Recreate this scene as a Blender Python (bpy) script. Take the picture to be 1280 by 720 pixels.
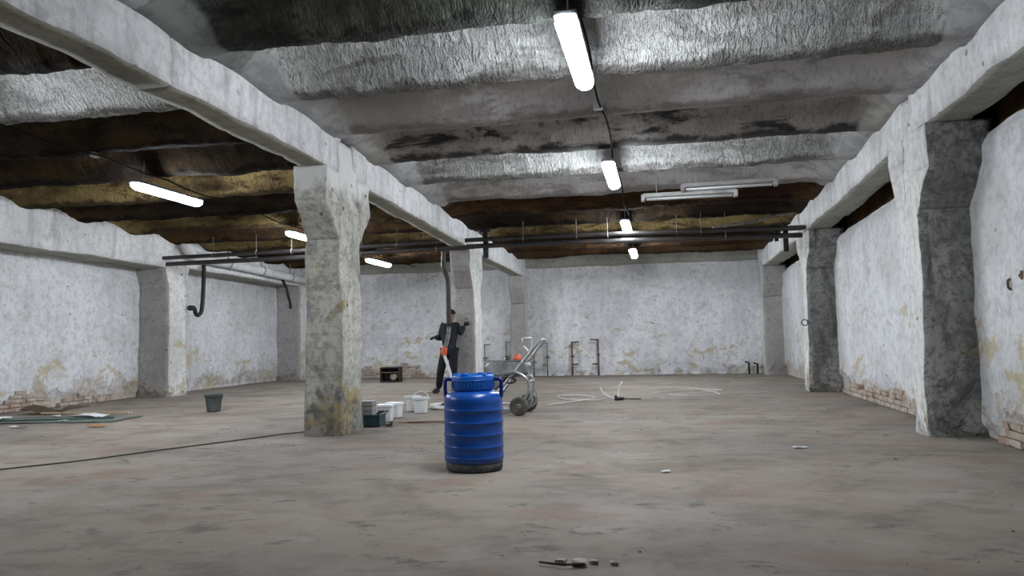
import bpy, bmesh, math, random
import numpy as np
from mathutils import Vector, Matrix

random.seed(7)
rng = np.random.default_rng(7)
scene = bpy.context.scene
COL = scene.collection
for o in list(bpy.data.objects):
    bpy.data.objects.remove(o)

# ---------------------------------------------------------------- camera, world, exposure
CAM_H = 1.10
YAW, PITCH, ROLL, FPX = math.radians(10.877), math.radians(3.729), math.radians(-1.251), 962.6
fwd = Vector((-math.sin(YAW) * math.cos(PITCH), math.cos(YAW) * math.cos(PITCH), math.sin(PITCH)))
rgt = Vector((math.cos(YAW), math.sin(YAW), 0))
upv = rgt.cross(fwd)
r2 = rgt * math.cos(ROLL) + upv * math.sin(ROLL)
u2 = upv * math.cos(ROLL) - rgt * math.sin(ROLL)
cam_data = bpy.data.cameras.new('camera')
cam = bpy.data.objects.new('camera', cam_data)
COL.objects.link(cam)
cam.matrix_world = Matrix(((r2.x, u2.x, -fwd.x, 0), (r2.y, u2.y, -fwd.y, 0), (r2.z, u2.z, -fwd.z, CAM_H), (0, 0, 0, 1)))
cam_data.sensor_width = 36
cam_data.lens = FPX / 1280 * 36
cam_data.clip_start = 0.05
cam_data.clip_end = 200
scene.camera = cam

world = bpy.data.worlds.new('world')
scene.world = world
world.use_nodes = True
world.node_tree.nodes['Background'].inputs[0].default_value = (0.5, 0.55, 0.62, 1)
world.node_tree.nodes['Background'].inputs[1].default_value = 0.02

vs = scene.view_settings
vs.view_transform = 'Standard'
vs.look = 'None'
vs.gamma = 1
vs.use_curve_mapping = False
vs.exposure = 0.36
LAMP_STRENGTH = 100.0
LAMP_COLOR = (0.90, 0.948, 1.0, 1)

# ---------------------------------------------------------------- noise in numpy
def _hash(ix, iy, iz, seed):
    h = (ix.astype(np.int64) * 374761393 + iy.astype(np.int64) * 668265263 + iz.astype(np.int64) * 1274126177 + seed * 974711) & 0xffffffff
    h = ((h ^ (h >> 13)) * 1103515245) & 0xffffffff
    h = ((h ^ (h >> 16)) * 69069 + 12345) & 0xffffffff
    return ((h ^ (h >> 11)) & 0xffff) / 65535.0 * 2 - 1

def vnoise(P, seed=0):
    I = np.floor(P).astype(np.int64)
    f = P - I
    f = f * f * (3 - 2 * f)
    out = 0
    for dx in (0, 1):
        wx = f[:, 0] if dx else 1 - f[:, 0]
        for dy in (0, 1):
            wy = f[:, 1] if dy else 1 - f[:, 1]
            for dz in (0, 1):
                wz = f[:, 2] if dz else 1 - f[:, 2]
                out = out + wx * wy * wz * _hash(I[:, 0] + dx, I[:, 1] + dy, I[:, 2] + dz, seed)
    return out

def fbm(P, scale, octv=3, seed=0):
    P = np.asarray(P, float) * scale
    a, s, out = 1.0, 0.0, 0
    for k in range(octv):
        out = out + a * vnoise(P + k * 17.3, seed + k)
        s += a
        a *= 0.5
        P = P * 2.03
    return out / s

def fuzz(P, amp, scale, octv=3, seed=0):
    P = np.asarray(P, float)
    return P + amp * np.stack([fbm(P, scale, octv, seed + 11), fbm(P, scale, octv, seed + 23), fbm(P, scale, octv, seed + 37)], 1)

# ---------------------------------------------------------------- tagging and mesh helpers
def tag(o, label=None, cat=None, group=None, kind=None):
    if label: o['label'] = label
    if cat: o['category'] = cat
    if group: o['group'] = group
    if kind: o['kind'] = kind
    return o

def empty(name, loc, rotz=0.0):
    o = bpy.data.objects.new(name, None)
    o.empty_display_size = 0.1
    o.location = loc
    o.rotation_euler = (0, 0, rotz)
    COL.objects.link(o)
    return o

def mk(name, V, F, mats, parent=None, smooth=False, idx=None, loc=None):
    me = bpy.data.meshes.new(name)
    me.from_pydata([tuple(map(float, v)) for v in V], [], [tuple(int(i) for i in f) for f in F])
    if not isinstance(mats, (list, tuple)): mats = [mats]
    for m in mats: me.materials.append(m)
    if idx is not None: me.polygons.foreach_set('material_index', np.asarray(idx, dtype=np.int32))
    if smooth: me.polygons.foreach_set('use_smooth', np.ones(len(me.polygons), dtype=bool))
    me.update()
    o = bpy.data.objects.new(name, me)
    COL.objects.link(o)
    if parent is not None: o.parent = parent
    if loc is not None: o.location = loc
    return o

class MB:
    """collects verts and faces of ONE part"""
    def __init__(s): s.V, s.F, s.I = [], [], []
    def add(s, V, F, i=0):
        b = len(s.V)
        s.V.extend([tuple(v) for v in V]); s.F.extend([tuple(b + int(k) for k in f) for f in F]); s.I.extend([i] * len(F))
        return s
    def build(s, name, mats, parent=None, smooth=False, loc=None):
        return mk(name, s.V, s.F, mats, parent, smooth, s.I, loc)
    def box(s, x0, x1, y0, y1, z0, z1, bev=0.0, i=0):
        bm = bmesh.new()
        bmesh.ops.create_cube(bm, size=1)
        for v in bm.verts:
            v.co = Vector(((x0 + x1) / 2 + v.co.x * (x1 - x0), (y0 + y1) / 2 + v.co.y * (y1 - y0), (z0 + z1) / 2 + v.co.z * (z1 - z0)))
        if bev > 0: bmesh.ops.bevel(bm, geom=bm.edges[:], offset=bev, segments=2, affect='EDGES', profile=0.5)
        bm.verts.index_update()
        s.add([v.co[:] for v in bm.verts], [[v.index for v in f.verts] for f in bm.faces], i)
        bm.free()
        return s
    def tube(s, pts, r, n=8, i=0, closed=False, cap=True, smoothpts=0):
        P = [Vector(p) for p in pts]
        R = list(r) if isinstance(r, (list, tuple)) else [r] * len(P)
        if smoothpts:
            Q, RR = [], []
            m = len(P)
            for a in range(m if closed else m - 1):
                p0, p1, p2, p3 = (P[(a - 1) % m] if (closed or a > 0) else P[0]), P[a], P[(a + 1) % m], (P[(a + 2) % m] if (closed or a + 2 < m) else P[m - 1])
                for k in range(smoothpts):
                    t = k / smoothpts
                    Q.append(0.5 * ((2 * p1) + (p2 - p0) * t + (2 * p0 - 5 * p1 + 4 * p2 - p3) * t * t + (3 * p1 - p0 - 3 * p2 + p3) * t ** 3))
                    RR.append(R[a] * (1 - t) + R[(a + 1) % m] * t)
            if not closed: Q.append(P[-1]); RR.append(R[-1])
            P, R = Q, RR
        m = len(P)
        T = []
        for a in range(m):
            d = (P[(a + 1) % m] - P[a - 1]) if closed else (P[min(a + 1, m - 1)] - P[max(a - 1, 0)])
            T.append(d.normalized() if d.length > 1e-9 else Vector((0, 0, 1)))
        nrm = T[0].orthogonal().normalized()
        V, F = [], []
        for a in range(m):
            nrm = (nrm - T[a] * nrm.dot(T[a]))
            nrm = nrm.normalized() if nrm.length > 1e-6 else T[a].orthogonal().normalized()
            b = T[a].cross(nrm)
            for k in range(n):
                ang = 2 * math.pi * k / n
                V.append(P[a] + (nrm * math.cos(ang) + b * math.sin(ang)) * R[a])
        for a in range(m if closed else m - 1):
            a2 = (a + 1) % m
            for k in range(n):
                k2 = (k + 1) % n
                F.append((a * n + k, a * n + k2, a2 * n + k2, a2 * n + k))
        if cap and not closed:
            F.append(tuple(range(n))[::-1]); F.append(tuple((m - 1) * n + k for k in range(n)))
        return s.add(V, F, i)
    def lathe(s, prof, n=32, c=(0, 0), i=0, axis='z', org=(0, 0, 0)):
        V, F = [], []
        m = len(prof)
        for (r, z) in prof:
            for k in range(n):
                a = 2 * math.pi * k / n
                q = (r * math.cos(a), r * math.sin(a), z)
                if axis == 'y': q = (q[0], q[2], q[1])
                if axis == 'x': q = (q[2], q[0], q[1])
                V.append((q[0] + org[0] + c[0], q[1] + org[1] + c[1], q[2] + org[2]))
        for a in range(m - 1):
            for k in range(n):
                k2 = (k + 1) % n
                F.append((a * n + k, a * n + k2, (a + 1) * n + k2, (a + 1) * n + k))
        F.append(tuple(range(n))[::-1]); F.append(tuple((m - 1) * n + k for k in range(n)))
        return s.add(V, F, i)

def hexa(C, n, amp=0.0, scale=2.0, seed=0, octv=4):
    """8 corners (x fastest, then y, then z) -> subdivided skin, displaced by a vector noise; returns V, F, side id per face"""
    C = np.asarray(C, float).reshape(2, 2, 2, 3)          # [z][y][x]
    nx, ny, nz = n
    def pt(a, b, c):                                       # arrays 0..1
        out = 0
        for k in (0, 1):
            for j in (0, 1):
                for i in (0, 1):
                    w = (a if i else 1 - a) * (b if j else 1 - b) * (c if k else 1 - c)
                    out = out + w[..., None] * C[k, j, i]
        return out
    index, V, F, S = {}, [], [], []
    def vid(i, j, k):
        key = (i, j, k)
        if key not in index:
            index[key] = len(V); V.append(key)
        return index[key]
    def quad(a, b, c, d, s): F.append((a, b, c, d)); S.append(s)
    for j in range(ny):
        for k in range(nz):
            quad(vid(0, j, k), vid(0, j, k + 1), vid(0, j + 1, k + 1), vid(0, j + 1, k), 0)
            quad(vid(nx, j, k), vid(nx, j + 1, k), vid(nx, j + 1, k + 1), vid(nx, j, k + 1), 1)
    for i in range(nx):
        for k in range(nz):
            quad(vid(i, 0, k), vid(i + 1, 0, k), vid(i + 1, 0, k + 1), vid(i, 0, k + 1), 2)
            quad(vid(i, ny, k), vid(i, ny, k + 1), vid(i + 1, ny, k + 1), vid(i + 1, ny, k), 3)
    for i in range(nx):
        for j in range(ny):
            quad(vid(i, j, 0), vid(i, j + 1, 0), vid(i + 1, j + 1, 0), vid(i + 1, j, 0), 4)
            quad(vid(i, j, nz), vid(i + 1, j, nz), vid(i + 1, j + 1, nz), vid(i, j + 1, nz), 5)
    A = np.array(V, float)
    P = pt(A[:, 0] / nx, A[:, 1] / ny, A[:, 2] / nz)
    if amp: P = fuzz(P, amp, scale, octv, seed)
    return P, F, S

def boxc(x0, x1, y0, y1, z0, z1):
    return [(x, y, z) for z in (z0, z1) for y in (y0, y1) for x in (x0, x1)]

# ---------------------------------------------------------------- materials
class NT:
    def __init__(s, name):
        s.m = bpy.data.materials.new(name); s.m.use_nodes = True
        s.t = s.m.node_tree; s.n = s.t.nodes; s.l = s.t.links
        s.b = s.n['Principled BSDF']
        s.b.inputs['Specular IOR Level'].default_value = 0.25
    def link(s, a, b): s.l.new(a, b)
    def pos(s, obj=False):
        if obj: return s.n.new('ShaderNodeTexCoord').outputs['Object']
        return s.n.new('ShaderNodeNewGeometry').outputs['Position']
    def scaled(s, v, sc):
        k = s.n.new('ShaderNodeVectorMath'); k.operation = 'MULTIPLY'
        s.link(v, k.inputs[0]); k.inputs[1].default_value = sc
        return k.outputs[0]
    def noise(s, v, scale, detail=4, rough=0.55, dist=0.0):
        k = s.n.new('ShaderNodeTexNoise')
        s.link(v, k.inputs['Vector']); k.inputs['Scale'].default_value = scale
        k.inputs['Detail'].default_value = detail; k.inputs['Roughness'].default_value = rough; k.inputs['Distortion'].default_value = dist
        return k.outputs['Fac']
    def voro(s, v, scale, feat='F1'):
        k = s.n.new('ShaderNodeTexVoronoi'); k.feature = feat
        s.link(v, k.inputs['Vector']); k.inputs['Scale'].default_value = scale
        return k.outputs['Distance']
    def ramp(s, v, a, b):
        k = s.n.new('ShaderNodeMapRange'); k.interpolation_type = 'SMOOTHSTEP'
        s.link(v, k.inputs[0]); k.inputs[1].default_value = a; k.inputs[2].default_value = b
        return k.outputs[0]
    def math(s, op, a, b=None, c=None):
        k = s.n.new('ShaderNodeMath'); k.operation = op
        for q, x in enumerate((a, b, c)):
            if x is None: continue
            if isinstance(x, (int, float)): k.inputs[q].default_value = x
            else: s.link(x, k.inputs[q])
        return k.outputs[0]
    def mix(s, f, a, b):
        k = s.n.new('ShaderNodeMix'); k.data_type = 'RGBA'
        if isinstance(f, (int, float)): k.inputs[0].default_value = f
        else: s.link(f, k.inputs[0])
        for q, x in ((6, a), (7, b)):
            if isinstance(x, (tuple, list)): k.inputs[q].default_value = (*x[:3], 1)
            else: s.link(x, k.inputs[q])
        return k.outputs[2]
    def sep(s, v):
        k = s.n.new('ShaderNodeSeparateXYZ'); s.link(v, k.inputs[0]); return k.outputs
    def bump(s, h, strength, dist=0.02, prev=None):
        k = s.n.new('ShaderNodeBump'); s.link(h, k.inputs['Height'])
        k.inputs['Strength'].default_value = strength; k.inputs['Distance'].default_value = dist
        if prev is not None: s.link(prev, k.inputs['Normal'])
        return k.outputs[0]
    def done(s, color=None, rough=0.85, normal=None, metal=0.0, spec=None):
        if color is not None:
            if isinstance(color, (tuple, list)): s.b.inputs['Base Color'].default_value = (*color[:3], 1)
            else: s.link(color, s.b.inputs['Base Color'])
        if isinstance(rough, (int, float)): s.b.inputs['Roughness'].default_value = rough
        else: s.link(rough, s.b.inputs['Roughness'])
        s.b.inputs['Metallic'].default_value = metal
        if spec is not None: s.b.inputs['Specular IOR Level'].default_value = spec
        if normal is not None: s.link(normal, s.b.inputs['Normal'])
        return s.m

def plaster(name, base=(.74, .76, .79), grey=(.57, .573, .58), ochre=0.5, low=0.32, lowcol=(.34, .285, .235), speck=0.6, mould=0.0, mouldcol=(.10, .11, .10), ochcol=(.46, .37, .19), bumpk=0.5, streak=0.35, mott=.35, och_t=.0, grit=.22, fleck=0.0, headwhite=None, lowk=.85):
    s = NT(name); p = s.pos(); xyz = s.sep(p)
    big = s.noise(p, 0.7, 5, 0.6)
    med = s.noise(p, 3.2, 5, 0.65, 0.4)
    st = s.noise(s.scaled(p, (5, 5, 0.7)), 1.0, 4, 0.6)
    fine = s.noise(p, 22, 4, 0.6)
    c = s.mix(s.ramp(big, .38, .66), base, grey)
    c = s.mix(s.math('MULTIPLY', s.ramp(st, .48, .75), streak), c, (.40, .41, .42))
    c = s.mix(s.math('MULTIPLY', s.ramp(med, .55, .75), .45), c, (.38, .37, .36))
    mo = s.noise(p, 7.5, 6, .7, .3)
    c = s.mix(s.math('MULTIPLY', s.ramp(mo, .47, .62), mott), c, tuple(x * .55 for x in grey))
    if mould > 0:
        mm = s.noise(s.scaled(p, (2.2, 2.2, .8)), 1.0, 6, .7, .6)
        c = s.mix(s.ramp(mm, .62 - mould * .35, .75 - mould * .25), c, mouldcol)
    # peeled ochre patches with their own shapes, more of them low on the wall
    om = s.noise(s.scaled(p, (1.5, 1.5, 2.1)), 1.0, 6, .68, .3)
    hz = s.ramp(xyz[2], 1.9, .25)
    o = s.math('MULTIPLY', s.ramp(s.math('ADD', om, s.math('MULTIPLY', hz, .09)), .66 - och_t, .72 - och_t), ochre)
    c = s.mix(o, c, ochcol)
    if fleck > 0:
        fn = s.noise(s.scaled(p, (2.6, 2.6, 6.5)), 1.0, 6, .72, .5)
        band = s.math('MULTIPLY', s.ramp(xyz[2], 1.15, 1.45), s.ramp(xyz[2], 2.45, 2.1))
        reg = s.ramp(s.noise(p, .45, 2), .44, .56)
        c = s.mix(s.math('MULTIPLY', s.math('MULTIPLY', s.ramp(fn, .60, .66), band), s.math('MULTIPLY', reg, fleck)), c, (.24, .17, .11))
    gr = s.noise(p, 17, 6, .75)
    c = s.mix(s.math('MULTIPLY', s.ramp(gr, .48, .62), grit), c, tuple(x * .42 for x in grey))
    if headwhite is not None:
        c = s.mix(s.math('MULTIPLY', s.ramp(s.math('ADD', xyz[2], s.math('MULTIPLY', s.math('SUBTRACT', med, .5), .9)), headwhite, headwhite + .3), .85), c, (.78, .78, .77))
    # lost plaster along the base
    ln = s.noise(p, 1.9, 5, .65, .5)
    lz = s.math('SUBTRACT', xyz[2], s.math('MULTIPLY', s.math('SUBTRACT', ln, .5), 1.7))
    lf = s.ramp(lz, low + .07, low - .05)
    lc = s.mix(s.ramp(s.noise(p, 6, 4, .6), .4, .65), lowcol, tuple(x * .62 for x in lowcol))
    c = s.mix(s.math('MULTIPLY', lf, s.math('MULTIPLY', s.ramp(mo, .62, .42), lowk)), c, lc)
    # dark nicks
    d = s.voro(s.scaled(p, (1, 1, 1.25)), 4.3)
    k = s.math('MULTIPLY', s.ramp(s.math('ADD', d, s.math('MULTIPLY', s.math('SUBTRACT', mo, .5), .5)), .16, .05), s.ramp(s.noise(p, 1.1, 3), .44, .56))
    c = s.mix(s.math('MULTIPLY', k, speck), c, (.12, .105, .09))
    d2 = s.ramp(fine, .66, .74)
    c = s.mix(s.math('MULTIPLY', d2, speck * .5), c, (.2, .19, .18))
    nb = s.bump(fine, bumpk * .6, .012)
    nb = s.bump(med, bumpk, .03, nb)
    nb = s.bump(s.math('MULTIPLY', lf, -1.0), .6, .02, nb)
    return s.done(c, .9, nb)

def foam(name, a, b, dark, darkk=.5, rough_bump=1.0, stain=None, lip=.8, ends=None, sc=1.0, spec=.2):
    """sprayed insulation; lip: dirt gathered on the lowest edge of each rib; ends: colour of the plaster fillet by the beams"""
    s = NT(name); p = s.pos()
    big = s.noise(s.scaled(p, (.8, 1.6, 1.6)), 1.0, 5, .6)
    drip = s.noise(s.scaled(p, (26 * sc, 11 * sc, 7 * sc)), 1.0, 3, .6, .8)
    gran = s.noise(p, 34, 3, .6)
    c = s.mix(s.ramp(big, .40, .60), a, b)
    dk = s.noise(s.scaled(p, (1.1, 3.0, 3.0)), 1.0, 6, .68, .5)
    c = s.mix(s.math('MULTIPLY', s.ramp(dk, .50, .62), darkk), c, dark)
    c = s.mix(s.math('MULTIPLY', s.ramp(drip, .52, .3), .35), c, dark)
    if stain is not None:
        sn = s.noise(s.scaled(p, (.55, 1.3, 1.3)), 1.0, 5, .65)
        c = s.mix(s.math('MULTIPLY', s.ramp(sn, .52, .66), .8), c, stain)
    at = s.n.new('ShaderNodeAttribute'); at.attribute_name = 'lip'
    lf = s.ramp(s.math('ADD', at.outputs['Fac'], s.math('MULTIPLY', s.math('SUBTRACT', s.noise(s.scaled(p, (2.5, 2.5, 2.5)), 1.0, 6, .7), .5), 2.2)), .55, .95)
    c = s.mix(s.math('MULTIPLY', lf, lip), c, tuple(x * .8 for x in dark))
    rb = rough_bump
    h1, h2 = drip, gran
    if ends is not None:
        ae = s.n.new('ShaderNodeAttribute'); ae.attribute_name = 'fillet'
        ef = s.ramp(s.math('ADD', ae.outputs['Fac'], s.math('MULTIPLY', s.math('SUBTRACT', big, .5), .5)), .40, .55)
        ecol = s.mix(s.ramp(s.noise(p, 4.5, 6, .7), .45, .6), ends, tuple(x * .72 for x in ends))
        c = s.mix(s.math('MULTIPLY', ef, .85), c, ecol)
        keep = s.math('SUBTRACT', 1.0, ef)
        h1 = s.math('MULTIPLY', drip, keep); h2 = s.math('MULTIPLY', gran, keep)
    nb = s.bump(h1, min(1.0, .75 * rb), .06 * rb)
    nb = s.bump(h2, min(1.0, .5 * rb), .02, nb)
    nb = s.bump(s.noise(p, 9, 5, .7), .35, .03, nb)
    return s.done(c, .85, nb, spec=spec)

def simple(name, col, rough=.6, metal=0.0, spec=.4, var=.12, scale=8.0, dirt=None, dirtk=.5, bumpk=0.0):
    s = NT(name); p = s.pos(True)
    n = s.noise(p, scale, 4, .6)
    c = s.mix(s.ramp(n, .3, .7), tuple(x * (1 - var) for x in col), tuple(min(1, x * (1 + var)) for x in col))
    if dirt is not None:
        d = s.noise(p, scale * .6, 6, .7)
        c = s.mix(s.math('MULTIPLY', s.ramp(d, .5, .66), dirtk), c, dirt)
    nb = s.bump(n, bumpk, .01) if bumpk else None
    return s.done(c, rough, nb, metal, spec)

M = {}
M['wall_left'] = plaster('whitewash_left', ochre=.65, och_t=.035, low=.30, lowcol=(.42, .36, .30))
M['wall_far'] = plaster('whitewash_far', base=(.84, .85, .88), grey=(.66, .67, .69), ochre=.75, low=.06, ochcol=(.50, .40, .24), och_t=.05, fleck=.9)
M['wall_right'] = plaster('whitewash_right', base=(.74, .76, .79), grey=(.585, .59, .595), ochre=.7, och_t=.03, low=.24, lowcol=(.48, .38, .31), speck=.7)
M['pillar_white'] = plaster('limewash_pillar', base=(.78, .78, .77), grey=(.58, .59, .57), ochre=.7, och_t=.03, low=.12, speck=.9, grit=.35, ochcol=(.42, .35, .20), lowcol=(.25, .235, .21))
M['pillar_stain'] = plaster('stained_pillar', base=(.60, .585, .53), grey=(.40, .40, .36), ochre=.85, low=.30, speck=1, mould=.22, mott=.6, och_t=.06, grit=.5, headwhite=2.75, lowk=.9, ochcol=(.40, .31, .15), lowcol=(.16, .16, .15))
M['pillar_shaded'] = plaster('shaded_grey_pillar', base=(.44, .42, .41), grey=(.36, .345, .34), ochre=.15, low=.1, speck=.7, streak=.2, lowcol=(.25, .23, .21))  # dirty grey front faces, with part of their shade mixed into the colour
M['pillar_mould'] = plaster('mouldy_concrete', base=(.36, .35, .34), grey=(.22, .22, .21), ochre=.35, low=.1, speck=.8, mould=.40, mott=.7, grit=.75, mouldcol=(.085, .09, .08), ochcol=(.30, .22, .10), lowcol=(.12, .12, .11))
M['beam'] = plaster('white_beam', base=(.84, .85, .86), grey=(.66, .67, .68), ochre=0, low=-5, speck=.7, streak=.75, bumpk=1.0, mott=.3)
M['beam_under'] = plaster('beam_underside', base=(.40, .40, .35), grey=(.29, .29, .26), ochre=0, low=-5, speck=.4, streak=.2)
EN = (.40, .405, .41)
M['foam_white'] = foam('white_spray_foam', (.64, .65, .64), (.44, .45, .445), (.085, .075, .06), .45, 1.6, lip=.7, ends=EN, spec=.08)
M['foam_smooth'] = foam('smooth_grey_foam', (.45, .43, .42), (.33, .315, .305), (.10, .09, .08), .5, .40, stain=(.26, .235, .21), lip=.5, ends=EN, spec=.1)
M['foam_mould'] = foam('mouldy_grey_foam', (.36, .335, .315), (.25, .23, .215), (.022, .022, .022), .95, .5, lip=.9, ends=(.36, .35, .33))
M['foam_green_shaded'] = foam('shaded_greenish_foam', (.13, .14, .12), (.07, .078, .066), (.02, .021, .018), .7, 1.2, ends=(.26, .28, .27))  # greenish rib facing away from the lamp; its shade is put into the colour
M['foam_brown'] = foam('rusty_brown_foam', (.055, .030, .016), (.085, .050, .022), (.015, .010, .008), .6, .9, stain=(.028, .014, .010), spec=.08)
M['foam_dark'] = foam('sooty_foam', (.022, .016, .012), (.045, .030, .016), (.007, .0055, .005), .6, .8, spec=.05)
M['foam_yellow'] = foam('yellowed_foam', (.27, .20, .085), (.10, .07, .03), (.028, .02, .011), .85, 1.3, spec=.1)
M['slab'] = foam('ceiling_slab', (.16, .15, .14), (.10, .09, .085), (.03, .027, .024), .6, .4)

def floor_mat():
    s = NT('dusty_concrete_floor'); p = s.pos(); xyz = s.sep(p)
    big = s.noise(p, .35, 5, .6)
    med = s.noise(s.scaled(p, (.8, 1.15, 1)), 1.0, 6, .68, .25)
    sm = s.noise(s.scaled(p, (2.0, 3.0, 1)), 1.0, 6, .72, .3)
    fine = s.noise(p, 30, 4, .6)
    c = s.mix(s.ramp(big, .40, .60), (.265, .226, .19), (.23, .207, .184))
    c = s.mix(s.math('MULTIPLY', s.ramp(med, .48, .66), .6), c, (.135, .112, .093))
    c = s.mix(s.math('MULTIPLY', s.ramp(med, .47, .34), .65), c, (.31, .285, .258))
    m2 = s.noise(s.scaled(p, (1.9, 2.4, 1)), 1.0, 7, .74, .25)
    c = s.mix(s.math('MULTIPLY', s.ramp(m2, .49, .64), .42), c, (.11, .092, .078))
    c = s.mix(s.math('MULTIPLY', s.ramp(sm, .57, .67), .6), c, (.065, .055, .048))
    red = s.noise(s.scaled(p, (.9, 1.4, 1)), 1.0, 4, .6)
    c = s.mix(s.math('MULTIPLY', s.ramp(red, .54, .66), .4), c, (.22, .13, .095))
    sp = s.voro(p, 3.1)
    c = s.mix(s.math('MULTIPLY', s.ramp(sp, .06, .03), .7), c, (.07, .06, .055))
    c = s.mix(s.math('MULTIPLY', s.ramp(fine, .6, .75), .25), c, (.15, .14, .13))
    nb = s.bump(fine, .35, .01)
    nb = s.bump(sm, .5, .02, nb)
    return s.done(c, .82, nb, spec=.25)
M['floor'] = floor_mat()

def brick_mat():
    s = NT('old_brick'); p = s.pos()
    n = s.noise(p, 4, 4, .6); f = s.noise(p, 40, 4, .6)
    c = s.mix(s.ramp(n, .35, .65), (.34, .25, .195), (.50, .45, .40))
    c = s.mix(s.math('MULTIPLY', s.ramp(f, .5, .7), .4), c, (.30, .23, .19))
    return s.done(c, .95, s.bump(f, .8, .01))
M['brick'] = brick_mat()
M['blue'] = simple('blue_plastic', (.004, .066, .33), .30, 0, .5, .12, 5, (.015, .04, .14), .35)
M['blue_lid'] = simple('bright_blue_lid', (.003, .105, .46), .38, 0, .45, .08, 6)
M['blue_dark'] = simple('dark_blue_handle', (.003, .012, .15), .4, 0, .45)
M['grime'] = simple('grey_grime_on_plastic', (.11, .115, .12), .9, 0, .2, .3, 20, (.05, .05, .05), .6)
M['steel'] = simple('grey_steel_tube', (.50, .51, .53), .38, .85, .5, .1, 10, (.25, .25, .25), .4)
M['alu'] = simple('scuffed_silver_cover', (.36, .38, .41), .5, .35, .5, .3, 9, (.16, .17, .18), .6)
M['dark'] = simple('black_iron', (.022, .021, .022), .5, .2, .4, .3, 10, (.06, .045, .035), .4)
M['pipe_dark'] = simple('dark_painted_pipe', (.035, .032, .032), .42, .15, .5, .3, 4, (.10, .06, .04), .5)
M['rust'] = simple('rusty_iron', (.17, .115, .08), .85, .1, .3, .4, 12)
M['greyrod'] = simple('grey_grimy_rod', (.20, .195, .19), .8, .2, .3, .4, 12)
M['rubber'] = simple('grey_dusty_rubber', (.11, .107, .10), .9, 0, .2, .25, 12, (.22, .21, .19), .6)
M['hub'] = simple('grey_wheel_hub', (.30, .295, .29), .6, .3, .4)
M['orange'] = simple('orange_plastic', (.62, .095, .03), .45, 0, .5)
M['white_plastic'] = simple('white_plastic', (.72, .74, .75), .42, 0, .5, .05, 6, (.5, .49, .47), .4)
M['grey_plastic'] = simple('grey_plastic', (.30, .285, .29), .55, 0, .4, .1, 8, (.4, .39, .38), .4)
M['bucket_dark'] = simple('dark_grey_bucket_plastic', (.085, .10, .105), .6, 0, .4, .15, 8, (.18, .18, .18), .5)
M['teal'] = simple('dark_teal_plastic', (.018, .045, .055), .5, 0, .45, .2, 8)
M['print'] = simple('black_print', (.02, .02, .025), .6)
M['hose_white'] = simple('white_hose', (.62, .63, .63), .5, 0, .4, .08, 6, (.4, .38, .35), .4)
M['cable'] = simple('dark_cable', (.055, .05, .046), .8, 0, .2, .2, 6, (.11, .10, .09), .6)
M['black_cable'] = simple('matt_black_cable', (.016, .016, .016), .95, 0, .05)
M['wood'] = simple('weathered_wood', (.33, .21, .15), .85, 0, .2, .25, 6, (.18, .11, .08), .5, .3)
M['wood_pale'] = simple('pale_wood', (.52, .40, .27), .8, 0, .2, .2, 6)
M['card'] = simple('brown_cardboard', (.10, .07, .05), .9, 0, .2, .25, 4, (.06, .045, .035), .5)
M['paper'] = simple('white_paper', (.66, .67, .68), .9, 0, .2, .08, 5, (.45, .44, .42), .4)
M['green'] = simple('green_sheet', (.045, .10, .08), .7, 0, .3, .25, 4, (.14, .15, .13), .5)
M['clay'] = simple('orange_brown_rag', (.38, .17, .06), .9, 0, .2, .25, 6)
M['crate'] = simple('dark_brown_wood', (.035, .026, .024), .7, 0, .3, .3, 8)
M['sack'] = simple('beige_lump', (.42, .34, .25), .9, 0, .2, .2, 8)
M['housing'] = simple('grey_lamp_housing', (.20, .21, .22), .55)
M['tube_off'] = simple('unlit_white_tube', (.74, .76, .78), .3, 0, .5, .03)
M['fix_white'] = simple('dirty_white_enamel', (.48, .49, .48), .5, 0, .4, .15, 5, (.2, .19, .17), .5)
M['duct'] = simple('white_painted_pipe', (.64, .65, .66), .6, 0, .3, .1, 3, (.42, .41, .40), .4)
M['cloth'] = simple('dark_navy_work_cloth', (.018, .021, .027), .9, 0, .2, .3, 6, (.05, .055, .06), .5)
M['jacket'] = simple('dark_slate_jacket', (.024, .029, .036), .9, 0, .2, .3, 5, (.06, .072, .08), .6)
M['skin'] = simple('skin', (.30, .175, .125), .6, 0, .35, .08, 20)
M['hair'] = simple('black_knit', (.012, .011, .011), .9)
M['shoe'] = simple('dusty_black_boot', (.03, .027, .025), .75, 0, .3, .3, 12, (.10, .09, .08), .5)
M['rubble'] = simple('pale_plaster_crumb', (.46, .43, .39), .95, 0, .2, .2, 20)
M['wire'] = simple('steel_wire', (.45, .44, .42), .45, .7, .5)
sl = NT('lit_lamp_diffuser')
sl.b.inputs['Base Color'].default_value = (.9, .9, .9, 1)
sl.b.inputs['Emission Color'].default_value = LAMP_COLOR
sl.b.inputs['Emission Strength'].default_value = LAMP_STRENGTH
M['lit'] = sl.m

# ---------------------------------------------------------------- the room
XL0, XL1 = -4.16, -3.77            # left pillar row, outer and inner face
XR0 = 2.673                        # inner face of the right pilasters
XWL, XWR = -11.2, 3.16             # long walls
YB, YF = -8.0, 21.95               # wall behind the camera, far wall
def zb(y): return float(np.interp(y, [-8, 8.5, 15, 21.4, 22.5], [3.19, 3.17, 2.96, 2.87, 2.86]))   # beam soffit
def zbv(y): return np.interp(y, [-8, 8.5, 15, 21.4, 22.5], [3.19, 3.17, 2.96, 2.87, 2.86])

def grid_sheet(u, v, fn):
    U, Vv = np.meshgrid(u, v, indexing='ij')
    P = fn(U.ravel(), Vv.ravel())
    a, b = len(u), len(v)
    I = np.arange(a * b).reshape(a, b)
    F = np.stack([I[:-1, :-1], I[1:, :-1], I[1:, 1:], I[:-1, 1:]], -1).reshape(-1, 4)
    return P, F

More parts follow.
